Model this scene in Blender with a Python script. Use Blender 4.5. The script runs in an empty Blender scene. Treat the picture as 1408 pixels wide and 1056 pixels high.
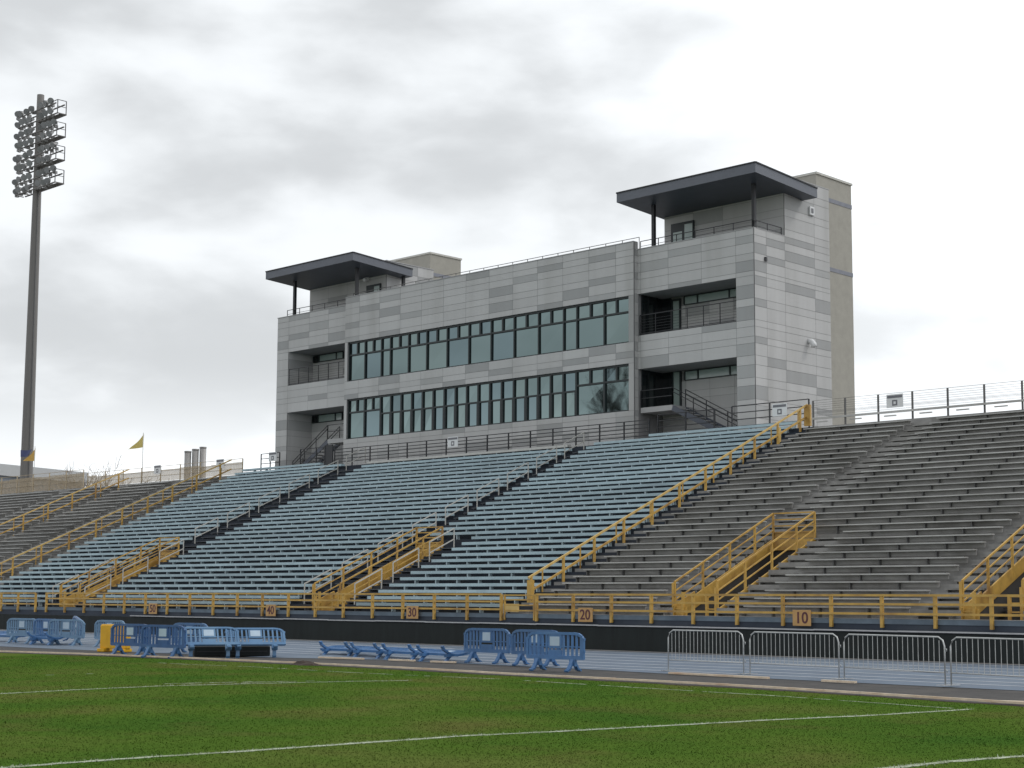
import bpy, bmesh, math, random
import numpy as np
from mathutils import Vector, Matrix
random.seed(7); rng = np.random.default_rng(7)
R = math.radians
sc = bpy.context.scene
COL = sc.collection

# ------------------------------------------------------------------ materials
def nt(m):
    m.use_nodes = True
    n = m.node_tree; n.nodes.clear()
    return n, n.nodes, n.links
MATS = {}
def mat(name, col, rough=.6, metal=0., var=.12, scale=3., bump=0., bscale=40., stain=None, stain_amt=.0, spec=.5, attr=None, streak=False, objvar=0.):
    """principled surface with two octaves of colour variation, optional stains, optional bump"""
    m = bpy.data.materials.new(name); t, N, L = nt(m)
    out = N.new('ShaderNodeOutputMaterial'); p = N.new('ShaderNodeBsdfPrincipled')
    L.new(p.outputs[0], out.inputs[0])
    tc = N.new('ShaderNodeTexCoord')
    geo = N.new('ShaderNodeNewGeometry')
    src = geo.outputs['Position']
    mp = N.new('ShaderNodeMapping'); L.new(src, mp.inputs['Vector'])
    if streak: mp.inputs['Scale'].default_value = (1, 1, .12)
    n1 = N.new('ShaderNodeTexNoise'); n1.inputs['Scale'].default_value = scale; n1.inputs['Detail'].default_value = 8; n1.inputs['Roughness'].default_value = .65
    L.new(mp.outputs[0], n1.inputs['Vector'])
    mr = N.new('ShaderNodeMapRange'); mr.inputs['From Min'].default_value = .25; mr.inputs['From Max'].default_value = .75
    mr.inputs['To Min'].default_value = 1 - var; mr.inputs['To Max'].default_value = 1 + var
    L.new(n1.outputs['Fac'], mr.inputs['Value'])
    base = N.new('ShaderNodeMix'); base.data_type = 'RGBA'; base.blend_type = 'MULTIPLY'; base.inputs[0].default_value = 1
    if attr:
        a = N.new('ShaderNodeAttribute'); a.attribute_name = attr
        L.new(a.outputs['Color'], base.inputs[6])
    else:
        base.inputs[6].default_value = (*col, 1)
    L.new(mr.outputs[0], base.inputs[7])
    cur = base.outputs[2]
    if stain:
        n2 = N.new('ShaderNodeTexNoise'); n2.inputs['Scale'].default_value = scale * .35; n2.inputs['Detail'].default_value = 6
        L.new(mp.outputs[0], n2.inputs['Vector'])
        r2 = N.new('ShaderNodeMapRange'); r2.inputs['From Min'].default_value = .5; r2.inputs['From Max'].default_value = .7
        r2.inputs['To Max'].default_value = stain_amt
        L.new(n2.outputs['Fac'], r2.inputs['Value'])
        mx = N.new('ShaderNodeMix'); mx.data_type = 'RGBA'
        L.new(r2.outputs[0], mx.inputs[0]); L.new(cur, mx.inputs[6]); mx.inputs[7].default_value = (*stain, 1)
        cur = mx.outputs[2]
    if objvar:
        oi=N.new('ShaderNodeObjectInfo'); ro=N.new('ShaderNodeMapRange'); ro.inputs['To Min'].default_value=1-objvar; ro.inputs['To Max'].default_value=1+objvar
        L.new(oi.outputs['Random'],ro.inputs['Value']); mo=N.new('ShaderNodeMix'); mo.data_type='RGBA'; mo.blend_type='MULTIPLY'; mo.inputs[0].default_value=1
        L.new(cur,mo.inputs[6]); L.new(ro.outputs[0],mo.inputs[7]); cur=mo.outputs[2]
    L.new(cur, p.inputs['Base Color'])
    p.inputs['Roughness'].default_value = rough; p.inputs['Metallic'].default_value = metal
    p.inputs['Specular IOR Level'].default_value = spec
    if bump:
        n3 = N.new('ShaderNodeTexNoise'); n3.inputs['Scale'].default_value = bscale; n3.inputs['Detail'].default_value = 6
        L.new(src, n3.inputs['Vector'])
        b = N.new('ShaderNodeBump'); b.inputs['Strength'].default_value = bump; b.inputs['Distance'].default_value = .02
        L.new(n3.outputs['Fac'], b.inputs['Height']); L.new(b.outputs[0], p.inputs['Normal'])
    MATS[name] = m
    return m

M = {}
M['panel'] = mat('cladding_panel', (.5,.5,.5), .75, var=.05, scale=1.3, attr='tone', streak=True, stain=(.27,.265,.25), stain_amt=.34)
M['core'] = mat('wall_core', (.235,.235,.24), .8, var=.1)
M['render'] = mat('grey_render', (.40,.40,.405), .8, var=.06, scale=1.5, stain=(.3,.3,.3), stain_amt=.25, streak=True)
M['tan'] = mat('tan_brick', (.37,.355,.315), .85, var=.10, scale=2.0)
M['bluebrick'] = mat('blue_brick', (.24,.25,.29), .8)
M['tancap'] = mat('tower_coping', (.55,.54,.50), .7)
M['canopy'] = mat('canopy_metal', (.075,.085,.108), .45, metal=.25, var=.12, scale=1.5)
M['canopyedge'] = mat('canopy_fascia', (.125,.135,.160), .5, metal=.2, var=.08)
M['frame'] = mat('window_frame', (.012,.020,.022), .45, var=.1)
M['black'] = mat('black_steel', (.018,.019,.023), .5, var=.15)
M['darkglass'] = mat('dark_glass', (.012,.016,.018), .06, var=.05)
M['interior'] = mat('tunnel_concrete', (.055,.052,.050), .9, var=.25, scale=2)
M['deckgrey'] = mat('grey_deck', (.285,.28,.272), .8, var=.25, scale=1.6, stain=(.12,.115,.105), stain_amt=.7)
M['deckshade'] = mat('shaded_deck', (.022,.030,.045), .8, var=.3, scale=2, stain=(.05,.045,.045), stain_amt=.5)  # near-black base colour holds the shade beneath the blue benches
M['aislenavy'] = mat('worn_navy_step', (.075,.085,.10), .8, var=.3, scale=2, stain=(.12,.12,.125), stain_amt=.6)
M['concrete'] = mat('concrete', (.27,.26,.25), .85, var=.2, scale=1.2, stain=(.16,.15,.15), stain_amt=.6)
M['navyconc'] = mat('navy_painted_wall', (.030,.040,.060), .75, var=.22, scale=1.2, stain=(.06,.07,.085), stain_amt=.6)
M['bluestrip'] = mat('worn_blue_edge', (.14,.18,.22), .8, var=.25, scale=1.5, stain=(.07,.09,.12), stain_amt=.6)
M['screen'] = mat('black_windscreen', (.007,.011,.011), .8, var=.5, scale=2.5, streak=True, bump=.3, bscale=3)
M['aisleplank'] = mat('worn_step', (.24,.235,.225), .7, var=.3, scale=2.5, stain=(.13,.12,.11), stain_amt=.6)
M['coping'] = mat('coping', (.42,.42,.43), .6, var=.15)
M['blueseat'] = mat('blue_bench', (.40,.52,.575), .5, var=.12, scale=1.3, stain=(.30,.39,.44), stain_amt=.7, objvar=.10)
M['blueseatbr'] = mat('blue_bracket', (.40,.49,.53), .55, var=.1)
M['whiteseat'] = mat('aluminium_bench', (.52,.52,.50), .45, var=.1, metal=.2)
M['greyseat'] = mat('grey_bench', (.44,.44,.43), .45, var=.15, scale=1.5, metal=.25, stain=(.29,.28,.265), stain_amt=.75, objvar=.14)
M['greybr'] = mat('dark_bracket', (.11,.109,.108), .6, var=.2)
M['yellow'] = mat('yellow_paint', (.53,.325,.075), .5, var=.2, scale=3, stain=(.24,.12,.04), stain_amt=.75)
M['yellowtop'] = mat('lit_yellow_paint', (.60,.41,.14), .5, var=.14, scale=3, stain=(.34,.22,.08), stain_amt=.4)  # lighter yellow: light falling on the handrail tops put into the colour
M['white'] = mat('white_paint', (.50,.49,.46), .5, var=.12)
M['flaretan'] = mat('flare_tan', (.46,.38,.27), .9, var=.15)  # fence colour whose tan paints in the lens flare haze
M['sign'] = mat('tan_sign', (.50,.29,.11), .6, var=.12, scale=4)
M['digit'] = mat('maroon_digit', (.10,.028,.035), .6, var=.1)
M['signwhite'] = mat('white_sign', (.70,.71,.72), .5, var=.05)
M['signgrey'] = mat('sign_print', (.17,.17,.19), .6, var=.1)
M['bar_blue'] = mat('blue_plastic', (.060,.155,.335), .42, objvar=.14, var=.2, scale=3, stain=(.11,.21,.36), stain_amt=.45)
M['bar_blue_dark'] = mat('deep_blue_plastic', (.034,.100,.26), .42, var=.16, scale=3, stain=(.10,.19,.36), stain_amt=.4)
M['bar_pale'] = mat('faded_blue_plastic', (.135,.24,.37), .45, var=.16, scale=3, stain=(.22,.33,.44), stain_amt=.45)
M['bar_lean'] = mat('skylit_blue_plastic', (.085,.190,.345), .36, var=.18, scale=3, stain=(.17,.29,.42), stain_amt=.5)  # lighter copy of the blue, skylight on tilted panels painted in
M['plate'] = mat('pale_plate', (.42,.53,.64), .4, var=.08)
M['bar_yellow'] = mat('yellow_plastic', (.72,.40,.015), .4, var=.10, scale=2.5, stain=(.55,.30,.02), stain_amt=.4)
M['steel'] = mat('galvanised_steel', (.50,.51,.51), .42, metal=.45, var=.2, scale=6)
M['asphalt'] = mat('asphalt', (.055,.052,.050), .9, var=.35, scale=2.2, bump=.4, bscale=60, stain=(.095,.085,.078), stain_amt=.6)
M['track'] = mat('blue_track', (.130,.168,.222), .85, var=.16, scale=.8, stain=(.185,.225,.275), stain_amt=.7, bump=.15, bscale=80)
M['lane'] = mat('lane_paint', (.52,.55,.60), .8, var=.2, scale=3)
M['kerb'] = mat('cream_kerb', (.70,.58,.44), .6, var=.25, scale=3, stain=(.50,.30,.17), stain_amt=.6)
M['soil'] = mat('soil', (.050,.034,.026), .95, var=.4, scale=5, bump=.5)  # dark soil; also colours the shadow gap beneath the kerb
M['pole'] = mat('pole_steel', (.165,.158,.152), .6, var=.12, scale=.8, streak=True)
M['poledark'] = mat('pole_dark', (.105,.105,.108), .6, var=.15)
M['lamp'] = mat('lamp_housing', (.30,.30,.30), .45, metal=.3, var=.15)
M['lampface'] = mat('lamp_lens', (.30,.31,.32), .25, var=.1)
M['flagyellow'] = mat('yellow_cloth', (.62,.50,.16), .8, var=.1)
M['flagblue'] = mat('navy_cloth', (.07,.085,.19), .8, var=.1)
M['flagorange'] = mat('gold_cloth', (.58,.36,.09), .8, var=.1)
M['hallwall'] = mat('hall_wall', (.20,.22,.25), .8, var=.06, scale=.3)
M['hallroof'] = mat('hall_fascia', (.46,.47,.48), .7, var=.05, scale=.3)
M['stack'] = mat('vent_stack', (.36,.35,.34), .5, metal=.3, var=.1)
M['twig'] = mat('bare_twig', (.20,.15,.11), .9, var=.25, scale=4)
M['bark'] = mat('bark', (.045,.038,.033), .9, var=.3, scale=4)
M['paint'] = mat('line_paint', (.40,.44,.34), .95, var=.35, scale=5, stain=(.10,.15,.04), stain_amt=.55, spec=0.)

def mesh_cloth(m,fac):
    t=m.node_tree; N=t.nodes; L=t.links
    out=[n for n in N if n.type=='OUTPUT_MATERIAL'][0]; p=[n for n in N if n.type=='BSDF_PRINCIPLED'][0]
    tr=N.new('ShaderNodeBsdfTransparent'); mx=N.new('ShaderNodeMixShader'); mx.inputs[0].default_value=fac
    L.new(tr.outputs[0],mx.inputs[1]); L.new(p.outputs[0],mx.inputs[2]); L.new(mx.outputs[0],out.inputs[0])
M['flarescreen'] = mat('flare_tan_mesh', (.46,.38,.27), .9, var=.2); mesh_cloth(M['flarescreen'],.5)  # half-open mesh, tinted with the flare haze
def glass(name, tint, rough=.03):
    m = bpy.data.materials.new(name); t, N, L = nt(m)
    out = N.new('ShaderNodeOutputMaterial'); p = N.new('ShaderNodeBsdfPrincipled'); L.new(p.outputs[0], out.inputs[0])
    p.inputs['Base Color'].default_value = (*tint, 1); p.inputs['Metallic'].default_value = 1; p.inputs['Roughness'].default_value = rough
    geo = N.new('ShaderNodeNewGeometry')
    n = N.new('ShaderNodeTexNoise'); n.inputs['Scale'].default_value = .55; n.inputs['Detail'].default_value = 1
    L.new(geo.outputs['Position'], n.inputs['Vector'])
    b = N.new('ShaderNodeBump'); b.inputs['Strength'].default_value = .06; b.inputs['Distance'].default_value = .03
    L.new(n.outputs['Fac'], b.inputs['Height']); L.new(b.outputs[0], p.inputs['Normal'])
    return m
M['glass'] = glass('tinted_glass', (.170,.224,.224))
M['glass2'] = glass('tinted_glass_pale', (.185,.240,.235)); M['glass3'] = glass('tinted_glass_deep', (.155,.208,.220))
M['glasslight'] = mat('pale_glass', (.33,.41,.39), .15, var=.06, spec=.8)  # pale base colour carries the bright reflections of recessed panes and doors

# grass ground
def grass_mat(name, blades):
    m = bpy.data.materials.new(name); t, N, L = nt(m)
    out = N.new('ShaderNodeOutputMaterial'); p = N.new('ShaderNodeBsdfPrincipled'); L.new(p.outputs[0], out.inputs[0])
    geo = N.new('ShaderNodeNewGeometry')
    def noise(s, d, v=None):
        n = N.new('ShaderNodeTexNoise'); n.inputs['Scale'].default_value = s; n.inputs['Detail'].default_value = d
        L.new(v or geo.outputs['Position'], n.inputs['Vector']); return n.outputs['Fac']
    r1 = N.new('ShaderNodeValToRGB'); L.new(noise(.22, 7), r1.inputs[0])
    e = r1.color_ramp.elements
    e[0].position = .32; e[0].color = (.050,.110,.018,1); e[1].position = .70; e[1].color = (.108,.138,.034,1)
    k = e.new(.5); k.color = (.072,.128,.021,1)
    mx = N.new('ShaderNodeMix'); mx.data_type = 'RGBA'; mx.blend_type = 'MULTIPLY'; mx.inputs[0].default_value = 1
    L.new(r1.outputs[0], mx.inputs[6])
    mr = N.new('ShaderNodeMapRange'); mr.inputs['From Min'].default_value = .3; mr.inputs['From Max'].default_value = .7
    mr.inputs['To Min'].default_value = .88; mr.inputs['To Max'].default_value = 1.14
    L.new(noise(9 if not blades else 30, 6), mr.inputs['Value']); L.new(mr.outputs[0], mx.inputs[7])
    # thin worn, yellowish patches
    mp = N.new('ShaderNodeMix'); mp.data_type = 'RGBA'
    pr = N.new('ShaderNodeMapRange'); pr.inputs['From Min'].default_value = .50; pr.inputs['From Max'].default_value = .72; pr.inputs['To Max'].default_value = .6
    L.new(noise(.42, 9), pr.inputs['Value']); L.new(pr.outputs[0], mp.inputs[0])
    L.new(mx.outputs[2], mp.inputs[6]); mp.inputs[7].default_value = (.120,.108,.038,1)
    L.new(mp.outputs[2], p.inputs['Base Color'])
    p.inputs['Roughness'].default_value = 1; p.inputs['Specular IOR Level'].default_value = 0.
    if not blades:
        b = N.new('ShaderNodeBump'); b.inputs['Strength'].default_value = .3; b.inputs['Distance'].default_value = .03
        L.new(noise(22, 8), b.inputs['Height']); L.new(b.outputs[0], p.inputs['Normal'])
    return m
M['grass'] = grass_mat('turf', False); M['blade'] = grass_mat('grass_blade', True)
M['far'] = mat('far_ground', (.10,.095,.08), .9, var=.3, scale=.2)

# ------------------------------------------------------------------ mesh builder
class MB:
    def __init__(s): s.v=[]; s.f=[]; s.mi=[]; s.tone=[]; s.smooth=[]
    def face(s, pts, mi=0, tone=1., sm=False):
        b=len(s.v); s.v += [tuple(p) for p in pts]; s.f.append(tuple(range(b,b+len(pts)))); s.mi.append(mi); s.tone.append(tone); s.smooth.append(sm)
    def box(s, x0,x1,y0,y1,z0,z1, mi=0):
        b=len(s.v)
        s.v += [(x0,y0,z0),(x1,y0,z0),(x1,y1,z0),(x0,y1,z0),(x0,y0,z1),(x1,y0,z1),(x1,y1,z1),(x0,y1,z1)]
        for q in ((0,3,2,1),(4,5,6,7),(0,1,5,4),(1,2,6,5),(2,3,7,6),(3,0,4,7)):
            s.f.append(tuple(b+i for i in q)); s.mi.append(mi); s.tone.append(1.); s.smooth.append(False)
        return s
    def bar(s, a, b, w, h=None, mi=0, up=(0,0,1)):
        """rectangular bar from a to b; w = width sideways, h = height along up"""
        h = w if h is None else h
        a=Vector(a); b=Vector(b); d=(b-a).normalized(); u=Vector(up)
        if abs(d.dot(u))>.98: u=Vector((0,1,0))
        r=d.cross(u).normalized(); u=r.cross(d)
        base=len(s.v)
        for P in (a,b):
            for i,j in ((-1,-1),(1,-1),(1,1),(-1,1)): s.v.append(tuple(P+r*(i*w/2)+u*(j*h/2)))
        for q in ((3,2,1,0),(4,5,6,7),(0,1,5,4),(1,2,6,5),(2,3,7,6),(3,0,4,7)):
            s.f.append(tuple(base+i for i in q)); s.mi.append(mi); s.tone.append(1.); s.smooth.append(False)
        return s
    def tube(s, pts, r, n=6, mi=0, r2=None, cap=True):
        pts=[Vector(p) for p in pts]; rings=[]
        for k,p in enumerate(pts):
            d=(pts[min(k+1,len(pts)-1)]-pts[max(k-1,0)]).normalized()
            u=Vector((0,0,1)) if abs(d.z)<.95 else Vector((1,0,0))
            a=d.cross(u).normalized(); c=a.cross(d)
            rr = r if r2 is None else r+(r2-r)*k/(len(pts)-1)
            b=len(s.v)
            for i in range(n):
                t=2*math.pi*i/n; s.v.append(tuple(p+(a*math.cos(t)+c*math.sin(t))*rr))
            rings.append(b)
        for k in range(len(rings)-1):
            for i in range(n):
                s.f.append((rings[k]+i,rings[k]+(i+1)%n,rings[k+1]+(i+1)%n,rings[k+1]+i)); s.mi.append(mi); s.tone.append(1.); s.smooth.append(True)
        if cap:
            s.f.append(tuple(rings[0]+i for i in range(n))[::-1]); s.f.append(tuple(rings[-1]+i for i in range(n)))
            for _ in (0,1): s.mi.append(mi); s.tone.append(1.); s.smooth.append(False)
        return s
    def build(s, name, mats, parent=None, loc=None, bevel=0.):
        me=bpy.data.meshes.new(name); me.from_pydata(s.v,[],s.f)
        mats = mats if isinstance(mats,(list,tuple)) else [mats]
        for m in mats: me.materials.append(m)
        me.polygons.foreach_set('material_index', s.mi); me.polygons.foreach_set('use_smooth', s.smooth)
        if any(t!=1. for t in s.tone):
            at=me.color_attributes.new('tone','FLOAT_COLOR','CORNER'); arr=[]
            for p,t in zip(me.polygons,s.tone):
                c = t if isinstance(t,tuple) else (t,t,t)
                arr += [c[0],c[1],c[2],1.]*p.loop_total
            at.data.foreach_set('color',arr)
        me.update()
        o=bpy.data.objects.new(name,me); COL.objects.link(o)
        if parent: o.parent=parent
        if loc: o.location=loc
        if bevel:
            b=o.modifiers.new('b','BEVEL'); b.width=bevel; b.segments=2; b.limit_method='ANGLE'
        return o
def tag(o,label=None,cat=None,group=None,kind=None):
    if label: o['label']=label
    if cat: o['category']=cat
    if group: o['group']=group
    if kind: o['kind']=kind
    return o
def empty(name,loc=(0,0,0),rz=0.):
    o=bpy.data.objects.new(name,None); o.empty_display_size=.2; COL.objects.link(o); o.location=loc; o.rotation_euler=(0,0,rz); return o
KIDS={}
def children(o): return [c for c in bpy.data.objects if c.parent==o]
def copy_tree(o,parent=None,kids=None):
    c=o.copy(); COL.objects.link(c)
    if parent: c.parent=parent
    for ch in (kids or children(o)): copy_tree(ch,c)
    return c
ORD=('first second third fourth fifth sixth seventh eighth ninth tenth eleventh twelfth thirteenth fourteenth fifteenth sixteenth seventeenth eighteenth nineteenth twentieth '
 'twenty-first twenty-second twenty-third twenty-fourth twenty-fifth twenty-sixth twenty-seventh twenty-eighth twenty-ninth thirtieth thirty-first thirty-second thirty-third').split()
def text_mesh(name,body,size,mat_,parent,loc,rot=(R(90),0,0),ext=.006):
    cu=bpy.data.curves.new(name,'FONT'); cu.body=body; cu.size=size; cu.extrude=ext; cu.align_x='CENTER'; cu.align_y='CENTER'; cu.offset=size*.012
    t=bpy.data.objects.new('tmp',cu); COL.objects.link(t)
    bpy.context.view_layer.update()
    me=bpy.data.meshes.new_from_object(t.evaluated_get(bpy.context.evaluated_depsgraph_get()))
    bpy.data.objects.remove(t); me.materials.clear(); me.materials.append(mat_)
    o=bpy.data.objects.new(name,me); COL.objects.link(o); o.parent=parent; o.location=loc; o.rotation_euler=rot
    return o

# ------------------------------------------------------------------ stand geometry helpers
D_, Rr = .61, .2685
def rowY(i): return .67+D_*i          # front edge of bench i
def rowZ(i): return 1.85+Rr*i         # top of bench i
def trZ(i): return 1.49+Rr*i          # tread i
def trY(i): return .1 if i==0 else 1.07+D_*(i-1)   # front of tread i
def slopeZ(Y): return 1.49+(Rr/D_)*(Y-.67)         # mean tread line
NROW=32
XR,XL=14.,-95.
VOMS=[(4.9,6.9),(-6.1,-4.2),(-26.0,-24.2),(-47.1,-45.2)]
WALK=10.08

# ------------------------------------------------------------------ ground
def sheet(name,pts,z,m,kind='structure'):
    b=MB(); b.face([(x,y,(p[2] if len(p)>2 else z)) for p in pts for x,y in [p[:2]]]); o=b.build(name,m); tag(o,kind=kind); return o
sheet('ground',[(-2500,-2500),(2500,-2500),(2500,2500),(-2500,2500)],-.012,M['far'])
CURB=[(-60,-15.5),(-40,-14.9),(-25.1,-13.9),(-22.1,-13.2),(-19,-12.7),(-15.5,-12.35),(-12.3,-12.1),(-7.7,-11.9),(-4.8,-11.85),(-.9,-12.1),(3.4,-12.1),(7,-12.2),(10.8,-12.7),(14,-13.2),(22,-13.6)]
sheet('field',[(-60,-120),(40,-120),(40,-13.9)]+CURB[::-1],0.,M['grass'])
sheet('asphalt_path',[(-95,-16.2)]+CURB+[(40,-13.9),(40,-8.25),(11.5,-8.2),(.6,-8.0),(-2.5,-7.6),(-11.6,-7.6),(-15.8,-9.4),(-28.4,-10.3),(-95,-11.5)],-.006,M['asphalt'])
def trackz(y): return .27*max(0,min(1,(y+8.2)/7.4))
tb=MB()
edge=[(40,-8.25),(11.5,-8.2),(.6,-8.0),(-2.5,-7.6),(-11.6,-7.6),(-15.8,-9.4),(-28.4,-10.3),(-95,-11.5)]
for (xa,ya),(xb,yb) in zip(edge[:-1],edge[1:]):
    tb.face([(xb,yb,.004),(xa,ya,.004),(xa,-.55,.25),(xb,-.55,.25)])
tag(tb.build('track',M['track']),kind='structure')
gb=MB(); gb.face([(-95,-.55,.254),(40,-.55,.254),(40,.02,.262),(-95,.02,.262)])
tag(gb.build('gutter_path',M['concrete']),kind='structure')
# lane lines
lb=MB()
def zt(x,y):
    for (xa,ya),(xb,yb) in zip(edge[:-1],edge[1:]):
        if xb<=x<=xa:
            ye=ya+(yb-ya)*(x-xa)/(xb-xa); return .004+.246*(y-ye)/(-.55-ye)
    return .1
for y in (-7.1,-6.2,-5.2,-4.15,-3.1,-2.05,-1.0):
    xs=[40,11.5,.6,-2.5,-11.6,-15.8,-28.4,-94]
    for xa,xb in zip(xs[:-1],xs[1:]):
        lb.face([(xb,y-.045,zt(xb,y-.045)+.005),(xa,y-.045,zt(xa,y-.045)+.005),(xa,y+.045,zt(xa,y+.045)+.005),(xb,y+.045,zt(xb,y+.045)+.005)])
tag(lb.build('lane_line',M['lane']),kind='structure')
# kerb along the grass: low uneven cream strip in lengths
kb=MB()
prev=None
pts=[]
for (xa,ya),(xb,yb) in zip(CURB[1:-1],CURB[2:]):
    n=max(2,int((xb-xa)/.8))
    for k in range(n): pts.append((xa+(xb-xa)*k/n+random.uniform(-.05,.05), ya+(yb-ya)*k/n+random.uniform(-.03,.03)))
for a,b in zip(pts[:-1],pts[1:]):
    kb.bar((a[0],a[1],.055),(b[0],b[1],.055+random.uniform(-.004,.004)),.085,.045)
tag(kb.build('kerb',M['kerb']),kind='structure')
# dark strip painting in the shadow gap beneath the kerb
sb=MB()
for a,b in zip(pts[:-1],pts[1:]):
    w1=.16+random.random()*.18; w2=.16+random.random()*.18
    sb.face([(a[0],a[1]-w1,.005),(b[0],b[1]-w2,.005),(b[0],b[1],.005),(a[0],a[1],.005)])
tag(sb.build('kerb_shade',M['soil']),kind='structure')
# pale edging boards left along the inside of the track
def plank(name,x0,y0,x1,y1,label):
    b=MB(); n=6
    P=[(x0+(x1-x0)*k/n, y0+(y1-y0)*k/n+random.uniform(-.02,.02)) for k in range(n+1)]
    for a,c in zip(P[:-1],P[1:]): b.bar((a[0],a[1],.045),(c[0],c[1],.045),.12,.05)
    tag(b.build(name,M['kerb']),label,'edging board','pale edging boards along the blue track'); 
plank('edging_board',-13.6,-8.55,-11.7,-8.2,'pale edging board on the track edge below the first fallen barricades')
plank('edging_board',-10.6,-8.05,-9.5,-7.95,'short pale edging board below the middle of the fallen barricades')
plank('edging_board',-8.7,-7.95,-7.7,-7.85,'pale pinkish edging board below the last fallen barricade')
plank('edging_board',1.2,-8.25,4.6,-8.45,'long pale edging board at the foot of the steel barriers')
plank('edging_board',6.3,-8.55,7.3,-8.6,'short pale edging board under the third steel barrier')
plank('edging_board',13.2,-13.0,15.2,-12.3,'pale board lying askew at the end of the grass kerb')
# dark soil heap
hb=MB()
def heap(name,cx,cy,rx,ry,h,m):
    b=MB(); n=14; rings=[]
    for j in range(4):
        t=j/3; rr=1-t*.9
        ring=[]
        for i in range(n):
            a=2*math.pi*i/n; w=1+random.uniform(-.15,.15)
            ring.append((cx+rx*rr*w*math.cos(a),cy+ry*rr*w*math.sin(a),-.01+h*math.sin(t*math.pi/2)*(1+random.uniform(-.15,.15))))
        rings.append(ring)
    for j in range(3):
        for i in range(n): b.face([rings[j][i],rings[j][(i+1)%n],rings[j+1][(i+1)%n],rings[j+1][i]])
    b.face(rings[3]); return b.build(name,m)
tag(heap('soil_heap',-9.9,-12.1,.75,.35,.13,M['soil']),'low dark heap of soil on the kerb at the edge of the grass','soil heap')

# field lines (paint sheets 4 mm up) and grass blades
LINES=[[(11.0,-34),(11.0,-32.5),(11.05,-31.3),(11.25,-29.8),(11.5,-26.1),(11.9,-24.5),(12.3,-22.5),(12.75,-20.0),(13.35,-17.7),(13.75,-14.9)],
       [(-2.5,-26.1),(-2.75,-24.2),(-2.85,-21.9),(-2.3,-19.6),(-1.5,-17.0),(-1.0,-15.9)],
       [(18.3,-26),(18.45,-24.2),(18.8,-22.7)]]
EDGE=[(-14,-14.6),(-12.4,-14.6),(-9.7,-14.1),(-5.2,-14.2),(-2.1,-13.9),(.2,-13.6),(4.9,-14.0),(8.6,-14.15),(13.4,-14.9)]
WID=[.15,.13,.16]
pb=MB()
def ribbon(b,pl,w,z,keep=1.):
    for (xa,ya),(xb,yb) in zip(pl[:-1],pl[1:]):
        L=math.hypot(xb-xa,yb-ya); n=max(1,int(L/.22)); dx,dy=(xb-xa)/L,(yb-ya)/L
        last=None
        for k in range(n+1):
            t=k/n; ww=w*random.uniform(.7,1.15)/2; o=random.uniform(-.02,.02)
            c=(xa+(xb-xa)*t-dy*o, ya+(yb-ya)*t+dx*o)
            cur=((c[0]-dy*ww,c[1]+dx*ww,z),(c[0]+dy*ww,c[1]-dx*ww,z))
            if last and random.random()<keep: b.face([last[1],cur[1],cur[0],last[0]])
            last=cur
for l,w in zip(LINES,WID): ribbon(pb,l,w,.004)
ribbon(pb,EDGE,.10,.004,.8)
ribbon(pb,[(-9.3,-22.45),(-9.1,-21.5),(-9.0,-19)],.10,.004,.4)
for k in range(7): ribbon(pb,[(-3.6+.16*k,-21.6+.45*k),(-3.3+.16*k,-19.9+.35*k)],.10,.005,.6)
tag(pb.build('field_line',M['paint']),kind='structure')

def seg_dist(P,a,b):
    a=np.array(a);b=np.array(b);d=b-a;t=np.clip(((P-a)@d)/(d@d),0,1);return np.hypot(*(P-(a+t[:,None]*d)).T)
# only ground the photograph can see (plus a margin), thinned out with distance
CAMX,CAMY=28.937,-42.996
def blades(n):
    pts=[]
    r=14+ (58-14)*rng.random(n)**1.35
    a=np.radians(44.22+ (rng.random(n)-.5)*42)
    P=np.stack([CAMX-np.sin(a)*r, CAMY+np.cos(a)*r],1)
    ce=np.array(sorted(CURB)); lim=np.interp(P[:,0],ce[:,0],ce[:,1])-.25
    cl=rng.random(len(P))
    P=P[(P[:,1]<lim)]
    return P
P=blades(330000); n=len(P)
d=np.full(n,9.)
for l in LINES:
    for a,b in zip(l[:-1],l[1:]): d=np.minimum(d,seg_dist(P,a,b))
dist=np.hypot(P[:,0]-CAMX,P[:,1]-CAMY)
white=(d<.07+.11*rng.random(n)*(.4+.6*np.sin(P[:,1]*3.1)**2))&(rng.random(n)<.72)
h=(.008+.012*rng.random(n))*(1+.9*(rng.random(n)>.97)); h[white]+=.008
w=.0045+.0002*dist*(.6+.8*rng.random(n)); ang=rng.random(n)*2*np.pi; lean=(rng.random((n,2))-.5)*.06
dx=np.cos(ang)*w; dy=np.sin(ang)*w
V=np.zeros((n,3,3)); V[:,0]=np.stack([P[:,0]-dx,P[:,1]-dy,np.full(n,-.004)],1); V[:,1]=np.stack([P[:,0]+dx,P[:,1]+dy,np.full(n,-.004)],1)
V[:,2]=np.stack([P[:,0]+lean[:,0],P[:,1]+lean[:,1],h],1)
me=bpy.data.meshes.new('grass'); me.vertices.add(3*n); me.vertices.foreach_set('co',V.reshape(-1))
me.loops.add(3*n); me.loops.foreach_set('vertex_index',np.arange(3*n,dtype=np.int32)); me.polygons.add(n)
me.polygons.foreach_set('loop_start',np.arange(0,3*n,3,dtype=np.int32)); me.polygons.foreach_set('loop_total',np.full(n,3,dtype=np.int32))
me.materials.append(M['blade']); me.materials.append(M['paint']); me.polygons.foreach_set('material_index',white.astype(np.int32)); me.update(); me.validate()
go=bpy.data.objects.new('grass',me); COL.objects.link(go); tag(go,'short mown green turf blades on the playing field','grass',kind='stuff')

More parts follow.
